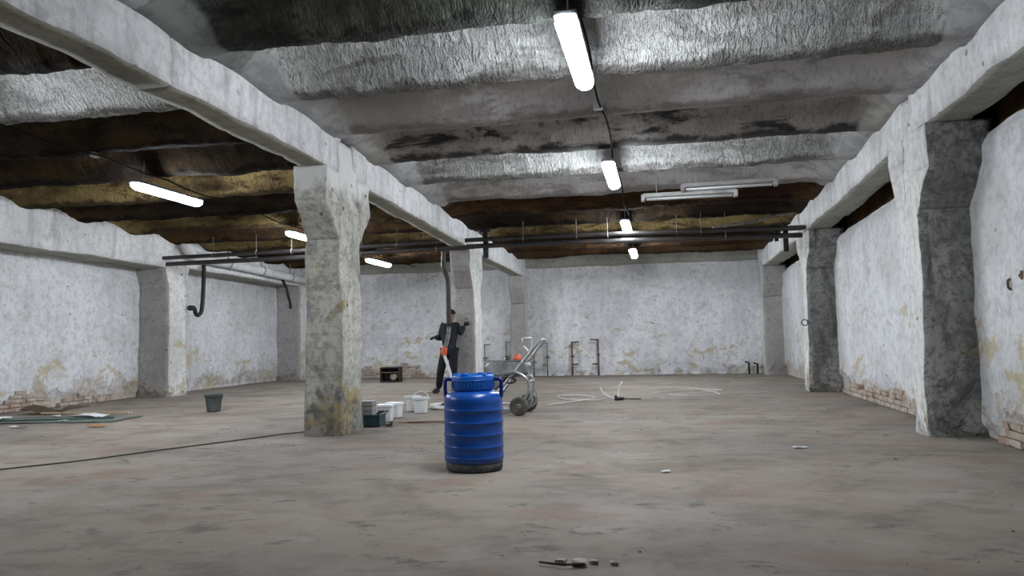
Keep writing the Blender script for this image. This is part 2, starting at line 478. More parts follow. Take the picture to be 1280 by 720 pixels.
# floor
def f_floor(x, y):
    P = np.stack([x, y, np.zeros_like(x)], 1)
    P[:, 2] = .006 * fbm(P, .9, 4, 5) - .006
    return P
P, F = grid_sheet(np.linspace(XWL - .3, XWR + .4, 130), np.linspace(YB - .1, YF + .2, 260), f_floor)
floor = tag(mk('floor', P, F, M['floor'], smooth=True), 'dusty grey brown concrete floor of the hall', 'floor', kind='structure')

# walls (solid slabs with an uneven inner face)
def wall(name, mat, fn, u, v, back, label):
    P, F = grid_sheet(u, v, fn)
    n = len(P)
    Q = P.copy()
    Q[:, back[0]] = back[1]
    a, b = len(u), len(v)
    I = np.arange(n).reshape(a, b)
    rim = list(I[:, 0]) + list(I[-1, 1:]) + list(I[-2::-1, -1]) + list(I[0, -2:0:-1])
    F = [tuple(f) for f in F] + [(rim[k], rim[(k + 1) % len(rim)], rim[(k + 1) % len(rim)] + n, rim[k] + n) for k in range(len(rim))]
    ring = [r + n for r in rim]
    V = np.concatenate([P, Q])
    o = mk(name, V, F, mat, smooth=True)
    return tag(o, label, 'wall', kind='structure')

def base_loss(P, along, seed):
    """how much plaster is missing near the floor (0..1)"""
    n = fbm(P, 1.6, 4, seed) * .42
    return np.clip(((.26 + n) - P[:, 2]) / .10, 0, 1)

def fn_left(y, z):
    P = np.stack([np.full_like(y, XWL), y, z * zbv(y) * 1.30], 1)
    d = .035 * fbm(P, .8, 4, 3) + .010 * fbm(P, 5, 3, 4)
    P[:, 0] += d - .05 * base_loss(P, 1, 21)
    return P
wall_left = wall('wall_left', M['wall_left'], fn_left, np.linspace(YB, YF, 300), np.linspace(0, 1, 44), (0, XWL - .3), 'whitewashed left wall with ochre stains and dirty base')

def fn_right(y, z):
    top = zbv(y) - .13 + .04 * fbm(np.stack([y, y * 0, y * 0], 1), 1.7, 3, 9)
    P = np.stack([np.full_like(y, XWR), y, z * top], 1)
    d = .035 * fbm(P, .8, 4, 33) + .012 * fbm(P, 5, 3, 34)
    edge = np.clip((z - .96) / .04, 0, 1)
    P[:, 0] += -d + .06 * base_loss(P, 1, 47) + edge * .08
    return P
wall_right = wall('wall_right', M['wall_right'], fn_right, np.linspace(YB, YF, 300), np.linspace(0, 1, 44), (0, XWR + .36), 'whitewashed right wall with exposed brick along its base')

def fn_far(x, z):
    P = np.stack([x, np.full_like(x, YF), z * 3.5], 1)
    d = .03 * fbm(P, .8, 4, 53) + .010 * fbm(P, 5, 3, 54)
    P[:, 1] += d + .04 * base_loss(P, 0, 61)
    return P
wall_far = wall('wall_far', M['wall_far'], fn_far, np.linspace(XWL, XWR + .3, 200), np.linspace(0, 1, 44), (1, YF + .3), 'far end wall, whitewash peeling to ochre patches')
def fn_near(x, z):
    return np.stack([x, np.full_like(x, YB), z * 3.9], 1)
wall_near = wall('wall_behind', M['wall_left'], fn_near, np.linspace(XWL, XWR + .3, 30), np.linspace(0, 1, 12), (1, YB - .3), 'whitewashed end wall behind the viewpoint')

# exposed bricks in the places where plaster has fallen off
def brick_mesh(seed):
    V, F, S = hexa(boxc(-.5, .5, -.5, .5, -.5, .5), (3, 1, 2), .07, 2.2, seed, 2)
    me = bpy.data.meshes.new('brick')
    me.from_pydata([tuple(v) for v in V], [], F)
    me.materials.append(M['brick'])
    return me
BR = [brick_mesh(k) for k in range(5)]
def bricks(parent, along, inner, a0, a1, topf, seed):
    """courses of bricks set into a wall; along is the axis index the wall runs on, topf(a) the ragged height of the exposed patch"""
    r = random.Random(seed)
    row = 0
    z = .035
    while z < .75:
        a = a0 + (.13 if row % 2 else 0)
        while a < a1:
            if z < topf(a) + r.uniform(-.03, .03):
                o = bpy.data.objects.new('brick', r.choice(BR))
                COL.objects.link(o)
                o.parent = parent
                if along == 1:
                    o.scale = (.10, .235 + r.uniform(-.01, .01), .062); o.location = (inner + r.uniform(-.008, .01), a, z); o.rotation_euler = (0, 0, math.pi / 2 * 0 + r.uniform(-.03, .03))
                    o.rotation_euler = (r.uniform(-.02, .02), 0, r.uniform(-.03, .03))
                else:
                    o.scale = (.235 + r.uniform(-.01, .01), .10, .062); o.location = (a, inner + r.uniform(-.008, .01), z)
            a += .25
        z += .074
        row += 1
def bumpf(c, w, h):
    return lambda a: max([hh * max(0, 1 - ((a - cc) / ww) ** 2) for cc, ww, hh in zip(c, w, h)])
bricks(wall_right, 1, XWR + .035, 5.6, 8.5, bumpf((7.0, 7.9, 6.1), (.9, .45, .8), (.36, .22, .30)), 3)
bricks(wall_right, 1, XWR + .035, 9.4, 15.0, bumpf((9.9, 11.2, 12.6, 13.9), (.9, .9, .9, .9), (.24, .30, .26, .22)), 4)
bricks(wall_far, 0, YF + .02, -8.9, -6.2, bumpf((-8.7, -7.5), (.5, .7), (.36, .44)), 5)
bricks(wall_left, 1, XWL - .03, 9.6, 14.8, bumpf((10.4, 11.9, 13.6), (.8, .7, .9), (.26, .34, .22)), 6)

# ceiling slab with its row of spray-foamed ribs
def f_ceil(x, y):
    P = np.stack([x, y, zbv(y) + .90], 1)
    P[:, 2] += .03 * fbm(P, 1.2, 3, 77)
    return P
P, F = grid_sheet(np.linspace(XWL - .3, XWR + .45, 60), np.linspace(YB - .3, YF + .3, 120), f_ceil)
n0 = len(P)
P2 = P.copy(); P2[:, 2] += .25
ceiling = mk('ceiling', np.concatenate([P, P2]), [tuple(f[::-1]) for f in F] + [tuple(i + n0 for i in f) for f in F], M['slab'], smooth=True)
tag(ceiling, 'ribbed ceiling coated in lumpy sprayed insulation', 'ceiling', kind='structure')

PROF = [(-.80, .52), (-.70, .50), (-.58, .45), (-.46, .37), (-.35, .27), (-.25, .165), (-.175, .075), (-.13, .028), (-.09, .006), (-.02, 0), (.05, .0), (.10, .02), (.14, .07), (.17, .15), (.20, .27), (.25, .38), (.33, .46), (.42, .505), (.60, .52)]
def resample(pr, n):
    A = np.array(pr); d = np.r_[0, np.cumsum(np.hypot(*np.diff(A, axis=0).T))]
    t = np.linspace(0, d[-1], n)
    return np.interp(t, d, A[:, 0]), np.interp(t, d, A[:, 1])
def rib(y, x0, x1, mat, seed, depth=1.0, lumps=1.0, low=0.0, fine=True):
    n = 34 if fine else 20
    py, pz = resample(PROF, n)
    xs = np.linspace(x0, x1, int((x1 - x0) / (.035 if fine else .08)))
    def fn(x, k):
        k = k.astype(int)
        # wandering edge, thinner towards the two supports
        wob = np.stack([x * 1.0, np.full_like(x, seed * 3.1), np.zeros_like(x)], 1)
        w1 = fbm(wob, 1.3, 4, 5) * .06 * lumps
        w2 = fbm(wob + 50, 1.0, 4, 6) * .05 * lumps
        e = np.clip((np.minimum(x - x0, x1 - x) - .10) / .50, 0, 1)
        e = e * e * (3 - 2 * e)
        yy = y + py[k] + w1 * (1 - pz[k] / .52)
        zz = zbv(yy) + .375 - low + pz[k] * (.10 + .90 * e) * depth + w2 * (1 - pz[k] / .52) * e
        P = np.stack([x, yy, zz], 1)
        lump = fbm(P * np.array([1, 1, .8]), 5.5, 3, seed) * .020 * lumps + fbm(P * np.array([1.6, 1, .7]), 17, 2, seed + 3) * .011 * lumps
        nn = np.stack([np.zeros_like(x), np.clip(py[k] * 2, -.7, .7), -(1 - pz[k] / .52) - .1], 1)
        nn /= np.linalg.norm(nn, axis=1)[:, None]
        return P + nn * (lump * (.25 + .75 * e))[:, None]
    P, F = grid_sheet(xs, np.arange(n, dtype=float), fn)
    o = mk('ceiling_rib', P, F, mat, ceiling, True)
    X_, K_ = np.meshgrid(xs, np.arange(n), indexing='ij')
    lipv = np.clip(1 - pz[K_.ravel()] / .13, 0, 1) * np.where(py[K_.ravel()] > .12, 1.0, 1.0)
    endv = np.clip(1.15 - (np.minimum(X_ - x0, x1 - X_).ravel()) / .50, 0, 1)
    for nm, val in (('lip', lipv), ('fillet', endv)):
        at = o.data.attributes.new(nm, 'FLOAT', 'POINT'); at.data.foreach_set('value', val.astype(np.float32))
    return o

PITCHR = 1.35
centre = {-4: 'foam_white', -3: 'foam_white', -2: 'foam_white', -1: 'foam_white', 0: 'foam_green_shaded', 1: 'foam_white', 2: 'foam_smooth', 3: 'foam_mould', 4: 'foam_white', 5: 'foam_smooth', 6: 'foam_brown', 7: 'foam_dark', 8: 'foam_yellow', 9: 'foam_dark', 10: 'foam_brown', 11: 'foam_brown'}
leftm = {-4: 'foam_white', -3: 'foam_white', -2: 'foam_white', -1: 'foam_dark', 0: 'foam_dark', 1: 'foam_white', 2: 'foam_dark', 3: 'foam_dark', 4: 'foam_yellow', 5: 'foam_dark', 6: 'foam_yellow', 7: 'foam_brown', 8: 'foam_yellow', 9: 'foam_dark', 10: 'foam_brown', 11: 'foam_brown'}
for k in range(-9, 12):
    y = 5.72 + PITCHR * k
    if y > 21.4: continue
    fine = k >= -1
    smooth = centre.get(k, 'foam_white') in ('foam_smooth', 'foam_mould')
    rib(y, XL1 - .05, XR0 + .08, M[centre.get(k, 'foam_white')], 100 + k, 1.0, .8 if smooth else 1.15, 0.0, fine)
    rib(y, -10.72, XL0 + .15, M[leftm.get(k, 'foam_dark')], 200 + k, 1.0, 1.1, 0.0, fine)

# beams, one per bay
def beam(x0, x1, y0, y1, label, seed, drop=0.0, h=.95, mats=None, off=0.0):
    n = max(8, int((y1 - y0) / .11))
    zA, zB = zb(y0) - drop, zb(y1) - drop
    C = [(x0, y0, zA), (x1, y0, zA), (x0, y1, zB), (x1, y1, zB), (x0, y0, zA + h), (x1, y0, zA + h), (x0, y1, zB + h), (x1, y1, zB + h)]
    V, F, S = hexa(C, (4, n, 8), .040, 1.5, seed, 5)
    V = fuzz(V, .014, 8, 2, seed + 5)
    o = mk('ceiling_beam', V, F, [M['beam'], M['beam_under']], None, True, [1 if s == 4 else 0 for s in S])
    return tag(o, label, 'beam', kind='structure')
LB = (XL1 - .33, XL1 - .005)
beam(*LB, YB, 5.41, 'white concrete beam overhead on the left, behind the viewpoint', 301)
beam(*LB, 5.418, 8.75, 'white concrete beam running from the top left corner to the stained pillar', 302)
beam(*LB, 9.1, 15.5, 'white beam between the stained pillar and the pillar behind the worker', 303, .0)
beam(*LB, 15.8, 21.9, 'short far white beam ending at the far wall on the left row', 304, .02)
RB = (XR0 + .0, XR0 + .41)
beam(*RB, YB, 8.7, 'white beam at the top right corner with greenish underside', 311)
beam(*RB, 8.95, 15.3, 'streaked white beam between the two nearest right wall pilasters', 312)
beam(*RB, 15.6, 21.9, 'far white beam along the right wall near the far corner', 313, .02)
WB = (XWL - .1, -10.48)
beam(*WB, YB, 15.2, 'long white beam along the left wall', 321, .16, .75)
beam(*WB, 15.5, 21.9, 'far white beam along the left wall above the painted pipe', 322, .10, .75)

# pillars: a shaft and two brackets that carry the beam
def pillar(x0, x1, y0, y1, label, seed, mats, hy=.36, hz=(.40, .42), taper=0.03, far=None):
    """mats: side (facing the aisle), front (facing the viewpoint), outer"""
    root = empty('concrete_pillar', ((x0 + x1) / 2, (y0 + y1) / 2, 0))
    tag(root, label, 'pillar', kind='structure')
    cx, cy = (x0 + x1) / 2, (y0 + y1) / 2
    top = zb(cy)
    pick = {0: 2, 1: 0, 2: 1, 3: 0, 4: 0, 5: 0} if mats[3] == 'right' else {0: 0, 1: 2, 2: 1, 3: 0, 4: 0, 5: 0}
    ml = [M[mats[0]], M[mats[1]], M[mats[2]]]
    def part(name, Cs):
        mb = MB()
        for C, n in Cs:
            V, F, S = hexa(C, n, .045, 1.4, seed, 5)
            V = fuzz(V, .014, 7, 3, seed + 9)
            V = V - np.array([cx, cy, 0])
            b = len(mb.V)
            mb.V.extend(map(tuple, V)); mb.F.extend([tuple(b + i for i in f) for f in F]); mb.I.extend([pick[s] for s in S])
        o = mb.build(name, ml, root, True)
        return o
    e = taper
    shaft = [(x0 - e, y0 - e, -.05), (x1 + e, y0 - e, -.05), (x0 - e, y1 + e, -.05), (x1 + e, y1 + e, -.05), (x0 + .01, y0, top + .40), (x1 - .01, y0, top + .40), (x0 + .01, y1, top + .40), (x1 - .01, y1, top + .40)]
    part('shaft', [(shaft, (7, 8, 52))])
    za, zc = top - hz[0], top - hz[0] - hz[1]
    t = top + .01
    for s in (-1, 1):
        if s > 0 and far: hy, za, zc = far[0], top - far[1], top - far[1] - far[2]
        ya = y0 if s < 0 else y1
        yo = ya + s * hy
        lo, hi = (yo, ya + .03) if s < 0 else (ya - .03, yo)
        blk = boxc(x0, x1, lo, hi, za, t)
        # the wedge under the block
        if s < 0:
            w = [(x0, ya - .01, zc), (x1, ya - .01, zc), (x0, ya + .03, zc), (x1, ya + .03, zc), (x0, lo, za), (x1, lo, za), (x0, hi, za), (x1, hi, za)]
        else:
            w = [(x0, ya - .03, zc), (x1, ya - .03, zc), (x0, ya + .01, zc), (x1, ya + .01, zc), (x0, lo, za), (x1, lo, za), (x0, hi, za), (x1, hi, za)]
        part('bracket', [(blk, (7, 7, 8)), (w, (7, 7, 8))])
    return root
pillar(XL0 - .01, XL1 + .01, 8.64, 9.24, 'large freestanding pillar with ochre stains in the left foreground', 401, ('pillar_stain', 'pillar_stain', 'pillar_stain', 'right'))
pillar(XL0 - .01, XL1 + .01, 15.35, 15.95, 'grey freestanding pillar right beside the standing worker', 402, ('pillar_white', 'pillar_shaded', 'pillar_white', 'right'), .3)
pillar(XL0, XL1, 21.4, 21.97, 'narrow pillar against the far wall behind the cart', 403, ('pillar_white', 'pillar_shaded', 'pillar_white', 'right'), .25)
pillar(XR0, XWR + .12, 8.64, 9.02, 'near right wall pilaster with a dark mouldy front face', 411, ('pillar_white', 'pillar_mould', 'pillar_white', 'left'), .38, (.42, .40), .02, (.55, .22, .95))
pillar(XR0, XWR + .12, 15.0, 15.45, 'middle right wall pilaster, dark grey front with a metal ring', 412, ('pillar_white', 'pillar_mould', 'pillar_white', 'left'), .30, (.30, .40), .02, (.40, .20, .60))
pillar(XR0, XWR + .12, 21.3, 21.97, 'far right wall pilaster in the far corner', 413, ('pillar_white', 'pillar_shaded', 'pillar_white', 'left'), .25, (.5, .3), .01)
pillar(XWL - .05, -10.47, 15.0, 15.62, 'left wall pilaster with chipped bracket beside the hanging drain pipe', 421, ('pillar_white', 'pillar_shaded', 'pillar_white', 'right'), .10, (.25, .25), .01)
pillar(XWL - .05, -10.47, 21.2, 21.97, 'left wall pilaster in the far left corner', 422, ('pillar_white', 'pillar_shaded', 'pillar_white', 'right'), .05, (.25, .25), .01)
# edge beam along the far wall head
V, F, S = hexa(boxc(XWL, XWR, YF - .16, YF + .05, 3.10, 3.9), (110, 3, 6), .03, 1.6, 71)
tag(mk('trim_1', V, F, M['beam_under'], None, True), 'dingy concrete edge strip along the top of the far wall', 'trim', kind='structure')
# upper part of the right wall, set back behind the beam
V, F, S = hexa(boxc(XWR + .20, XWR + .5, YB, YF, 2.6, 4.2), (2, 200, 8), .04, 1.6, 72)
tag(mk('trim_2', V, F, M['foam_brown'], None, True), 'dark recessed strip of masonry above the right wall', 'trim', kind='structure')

# ---------------------------------------------------------------- lamps
def strip_lamp(x, y, z, label, L=1.52, lit=True):
    t = empty('strip_light', (x, y, z))
    tag(t, label, 'light', 'sealed strip lights in two rows')
    MB().box(-.084, .084, -L / 2 + .005, L / 2 - .005, .026, .066, .010).build('housing', M['housing'], t)
    # translucent cover: a shallow trough with chamfered ends
    pr = [(-.068, .024), (-.072, .004), (-.060, -.026), (-.034, -.045), (0, -.050), (.034, -.045), (.060, -.026), (.072, .004), (.068, .024)]
    V, F = [], []
    ys = [(-L / 2, .55), (-L / 2 + .035, .86), (-L / 2 + .09, 1), (L / 2 - .09, 1), (L / 2 - .035, .86), (L / 2, .55)]
    for yy, sc in ys:
        for px, pz in pr: V.append((px * sc * 1.15, yy, .024 + (pz - .024) * sc * 1.1))
    n = len(pr)
    for a in range(len(ys) - 1):
        for k in range(n - 1): F.append((a * n + k, a * n + k + 1, (a + 1) * n + k + 1, (a + 1) * n + k))
        F.append((a * n + n - 1, a * n, (a + 1) * n, (a + 1) * n + n - 1))
    F.append(tuple(range(n))[::-1]); F.append(tuple((len(ys) - 1) * n + k for k in range(n)))
    mk('diffuser', V, F, M['lit'], t)
    for s in (-1, 1):
        top = zb(y + s * .55) + .50 - z
        MB().tube([(0, s * .55, .06), (0, s * .55, top)], .006, 6).build('hanger_wire', M['wire'], t)
        MB().box(-.087, .087, s * .55 - .012, s * .55 + .012, .03, .072, .004).build('clip', M['wire'], t)
    return t
cl = ['nearest and largest lit strip lamp, at top centre', 'second lit strip lamp of the middle aisle, below the rough bright rib', 'third lit strip lamp of the middle aisle, just above the crossing pipes', 'last small lit strip lamp of the middle aisle, by the far wall']
for y, l in zip((6.0, 10.4, 14.9, 18.65), cl): strip_lamp(-.59, y, zb(y) + (.215 if 14 < y < 16 else .155), l)
ll = ['long lit strip lamp of the left aisle, nearest there', 'lit strip lamp peeking out left of the stained pillar', 'lit strip lamp at the far end of the left aisle, right of the stained pillar']
for y, l in zip((9.9, 14.3, 18.35), ll): strip_lamp(-6.93, y, zb(y) + (.215 if 14 < y < 16 else .155), l)
strip_lamp(-6.93, 5.65, zb(5.65) + .155, 'left aisle lit strip lamp just outside the left edge of view')

def supply_cable(x, ys, label):
    mb = MB(); pts = []
    y = ys[0]
    while y <= ys[1]:
        ph = ((y - 5.72) / PITCHR) % 1.0
        hang = .05 + .03 * abs(math.sin(math.pi * ph))
        pts.append((x + .02 * math.sin(y * 2.3), y, zb(y) + .385 - hang))
        y += .22
    mb.tube(pts, .011, 6, smoothpts=2)
    return tag(mb.build('power_cable', M['black_cable'], None, True), label, 'cable')
supply_cable(-.53, (-3, 21.0), 'dark power cable linking the middle aisle strip lamps')
supply_cable(-6.85, (-3, 21.0), 'dark power cable linking the left aisle strip lamps')
jb = MB().box(-.05, .05, -.05, .05, -.035, .035, .012).build('junction_box', M['grey_plastic'], None, False, (-.57, 7.95, 3.50))
tag(jb, 'small grey junction box on the cable behind the nearest lamp', 'junction box')
jb2 = MB().box(-.04, .04, -.05, .05, -.03, .03, .010).build('junction_box', M['grey_plastic'], None, False, (-6.88, 8.35, 3.5))
tag(jb2, 'small grey junction box on the left aisle cable before the long lamp', 'junction box')

def tube_fixture(x0, x1, y, z, rz, label, mat_body):
    t = empty('tube_fixture', ((x0 + x1) / 2, y, z), rz)
    tag(t, label, 'light fixture', 'unlit fluorescent fixtures')
    L = x1 - x0
    MB().box(-L / 2, L / 2, -.07, .07, .03, .09, .008).build('housing', mat_body, t)
    for s in (-1, 1):
        MB().tube([(-L / 2 + .05, s * .04, 0), (L / 2 - .05, s * .04, 0)], .015, 10).build('tube', M['tube_off'], t, True)
        MB().box(s * L / 2 - .03, s * L / 2 + .03, -.075, .075, -.025, .075, .006).build('end_cap', mat_body, t)
        MB().tube([(s * L * .35, 0, .08), (s * L * .35, 0, zb(y) + .50 - z)], .006, 6).build('hanger_wire', M['wire'], t)
    return t
tube_fixture(-.21, 1.20, 12.26, 3.24, 0, 'nearer unlit white fluorescent fixture under the brown ceiling', M['fix_white'])
tube_fixture(.40, 1.77, 12.05, 3.33, -.05, 'dingier unlit fluorescent fixture just behind the white one', M['grey_plastic'])

# ---------------------------------------------------------------- pipes under the ceiling
def crossing_pipe(pts, r, label, hang):
    t = empty('crossing_pipe', pts[0])
    tag(t, label, 'pipe', 'dark pipes crossing the hall')
    o = Vector(pts[0])
    MB().tube([Vector(p) - o for p in pts], r, 14, smoothpts=4).build('pipe_run', M['pipe_dark'], t, True)
    for x in hang:
        z = float(np.interp(x, [p[0] for p in pts], [p[2] for p in pts])); y = float(np.interp(x, [p[0] for p in pts], [p[1] for p in pts]))
        mb = MB().tube([(x - o.x, y - o.y, z - o.z + r * .8), (x - o.x, y - o.y, zb(y) + .42 - o.z)], .006, 6)
        mb.tube([(x - o.x, y - o.y + (r + .006) * math.cos(a), z - o.z + (r + .006) * math.sin(a)) for a in np.linspace(0, 2 * math.pi, 14)[:-1]], .008, 5, closed=True)
        mb.build('hanger', M['greyrod'], t)
    return t
crossing_pipe([(-10.75, 14.8, 2.985), (-7.2, 14.8, 3.01), (-3.5, 14.8, 3.068), (-.5, 14.8, 3.052), (2.66, 14.8, 3.015)], .042, 'upper dark pipe crossing the hall in front of the middle pillars', (-9.3, -8.3, -7.5, -5.2, -2.6, -1.55, -.95, .35, .8))
crossing_pipe([(-10.75, 14.92, 2.862), (-7.2, 14.92, 2.887), (-3.5, 14.92, 2.952), (-.5, 14.92, 2.927), (2.62, 14.92, 2.887)], .048, 'lower dark pipe crossing the hall in front of the middle pillars', (-6.0, -4.4, 1.25))
br = MB().box(-.05, .05, -.04, .04, -.30, .30, .008).box(-.11, .11, -.035, .035, .22, .29, .006).build('pipe_bracket', M['dark'], None, False, (-3.40, 15.01, 3.02))
tag(br, 'black iron bracket clamping the pipes at the middle left pillar', 'bracket')
mb = MB().box(-.045, .045, -.04, .04, -.30, .22, .008).box(-.22, .30, -.035, .035, .09, .16, .006).box(-.20, -.13, -.03, .03, -.10, .10, .006)
tag(mb.build('pipe_bracket', M['dark'], None, False, (2.34, 15.01, 2.90)), 'black iron bracket clamping the pipes at the right wall', 'bracket')
# loose pale cable lying on the pipe near the right beam
tag(MB().tube([(1.0, 14.7, 3.08), (1.7, 14.68, 3.14), (2.1, 14.7, 3.24), (2.5, 14.75, 3.28)], .022, 8, smoothpts=6).build('loose_conduit', M['greyrod'], None, True), 'pale bent conduit above the pipes near the right beam', 'conduit')

# drop pipe by the worker, with an orange coupling and a pale hose below
dp = empty('drop_pipe', (-4.2, 14.72, 2.88))
tag(dp, 'dark drop pipe in front of the worker with orange coupling and pale hose', 'pipe')
rel = lambda pts, o: [(p[0] - o[0], p[1] - o[1], p[2] - o[2]) for p in pts]
O = (-4.2, 14.72, 2.88)
MB().tube(rel([(-4.205, 14.74, 2.86), (-4.205, 14.72, 2.66), (-4.20, 14.7, 2.52), (-4.135, 14.7, 2.34), (-4.112, 14.7, 2.20), (-4.109, 14.7, 1.8), (-4.109, 14.7, 1.36)], O), .047, 12, smoothpts=5).build('upper_pipe', M['pipe_dark'], dp, True)
MB().tube(rel([(-4.109, 14.7, 1.40), (-4.112, 14.69, 1.25), (-4.145, 14.66, 1.05), (-4.19, 14.63, .90)], O), .040, 12, smoothpts=5).build('lower_pipe', M['greyrod'], dp, True)
MB().tube(rel([(-4.175, 14.64, .95), (-4.20, 14.62, .87), (-4.185, 14.60, .79)], O), [.052, .066, .05], 12, smoothpts=4).build('coupling', M['orange'], dp, True)
MB().tube(rel([(-4.185, 14.60, .80), (-4.11, 14.55, .62), (-4.02, 14.45, .42), (-3.93, 14.3, .20), (-3.80, 14.1, .05), (-3.55, 13.7, .03), (-3.2, 13.3, .03)], O), .030, 10, smoothpts=6).build('hose', M['hose_white'], dp, True)

# drain with a trap on the left wall
dr = empty('drain_pipe', (-10.36, 16.1, 2.9))
tag(dr, 'black drain pipe with a curled trap hanging on the left wall', 'pipe')
O = (-10.36, 16.1, 2.9)
MB().tube(rel([(-10.40, 16.15, 2.95), (-10.38, 16.15, 2.85), (-10.38, 16.12, 2.3), (-10.38, 16.08, 1.95), (-10.38, 16.03, 1.84), (-10.38, 15.92, 1.78), (-10.38, 15.83, 1.82), (-10.38, 15.80, 1.90), (-10.38, 15.75, 1.95), (-10.38, 15.66, 1.94)], O), .048, 12, smoothpts=5).build('pipe_run', M['dark'], dr, True)
MB().tube(rel([(-10.38, 15.70, 1.94), (-10.38, 15.60, 1.935)], O), .062, 12).build('pipe_mouth', M['dark'], dr, True)
tag(MB().tube([(-10.50, 20.15, 2.88), (-10.40, 20.17, 2.70), (-10.36, 20.25, 2.4), (-10.40, 20.42, 2.25), (-10.44, 20.52, 2.10)], .04, 10, smoothpts=5).build('bent_pipe', M['dark'], None, True), 'short black bent pipe under the far left wall beam', 'pipe')
du = empty('painted_duct', (-10.3, 15.3, 3.4))
tag(du, 'white painted pipe bending down and running along the left wall beam', 'pipe')
O = (-10.3, 15.3, 3.4)
MB().tube(rel([(-10.28, 15.22, 3.52), (-10.28, 15.28, 3.38), (-10.28, 15.42, 3.2), (-10.28, 15.75, 3.10), (-10.28, 17.5, 3.05), (-10.28, 19.5, 2.99), (-10.28, 21.9, 2.92)], O), .115, 16, smoothpts=6).build('pipe_run', M['duct'], du, True)
for y, z in ((17.0, 3.065), (18.6, 3.02), (20.2, 2.97)):
    mb = MB().tube([(-10.28 - O[0], y - O[1], z + .08 - O[2]), (-10.28 - O[0], y - O[1], zb(y) + .45 - O[2])], .012, 6)
    mb.lathe([(.117, -.02), (.124, -.02), (.124, .02), (.117, .02)], 18, axis='y', org=(-10.28 - O[0], y - O[1], z - O[2]))
    mb.build('hanger', M['greyrod'], du)

# short rusty stand pipes along the far wall
for x, z1, m, l, arm in ((-5.04, .95, 'greyrod', 'thin grey stand pipe on the far wall just right of the worker', .16), (-4.40, 1.0, 'greyrod', 'grey stand pipe on the far wall behind the orange cap of the cart', .12), (-3.60, .70, 'greyrod', 'short grey stand pipe beside the far pillar, right of it', 0), (-3.21, .96, 'greyrod', 'thin stand pipe on the far wall just right of the cart handle', -.18), (-2.50, .97, 'rust', 'stand pipe with two side stubs on the far wall', .2), (-1.76, 1.03, 'rust', 'thick rusty stand pipe on the far wall beside an ochre patch', -.22)):
    t = empty('stand_pipe', (x, 21.82, 0)); tag(t, l, 'pipe', 'stand pipes on the far wall')
    r = .026 if m == 'rust' else .018
    MB().tube([(0, 0, 0), (0, 0, z1)], r, 8).build('upright', M[m], t, True)
    if arm:
        MB().tube([(0, 0, z1 - .03), (arm, 0, z1 - .01)], r * .8, 8).build('stub', M[m], t, True)
        MB().tube([(0, 0, .32), (arm * .8, 0, .33)], r * .8, 8).build('stub', M[m], t, True)
    MB().box(-.05, .05, 0, .10, z1 * .55, z1 * .55 + .04, .004).build('wall_clip', M[m], t)
for x, z1, l in ((2.30, .30, 'small dark stub pipe at the far right corner, left one'), (2.52, .26, 'small dark stub pipe at the far right corner, right one')):
    tag(MB().tube([(x, 21.75, 0), (x, 21.75, z1), (x - .10, 21.75, z1 + .03)], .028, 8).build('stub_pipe', M['dark'], None, True), l, 'pipe', 'stub pipes in the far corner')

# iron things on the right wall
tag(MB().tube([(XWR + .01, 7.77, 1.54), (XWR - .03, 7.76, 1.53), (XWR - .03, 7.76, 1.46), (XWR + .01, 7.76, 1.44)], .012, 8, smoothpts=4).build('wall_hook', M['rust'], None, True), 'rusty hook in the right wall near the right edge', 'hook')
tag(MB().box(-.010, .010, -.02, .02, -.04, .04, .004).tube([(-.008, 0, .015), (-.025, 0, 0), (-.02, 0, -.02)], .006, 6).build('wall_anchor', M['rust'], None, False, (XWR - .01, 7.53, 1.56)), 'rusty iron anchor plate at the right edge of view', 'anchor')
tag(MB().tube([(2.60 + .055 * math.cos(a), 14.97, 1.27 + .055 * math.sin(a)) for a in np.linspace(0, 2 * math.pi, 17)[:-1]], .009, 6, closed=True).build('iron_ring', M['dark'], None, True), 'small iron ring on the edge of the middle right pilaster', 'ring')

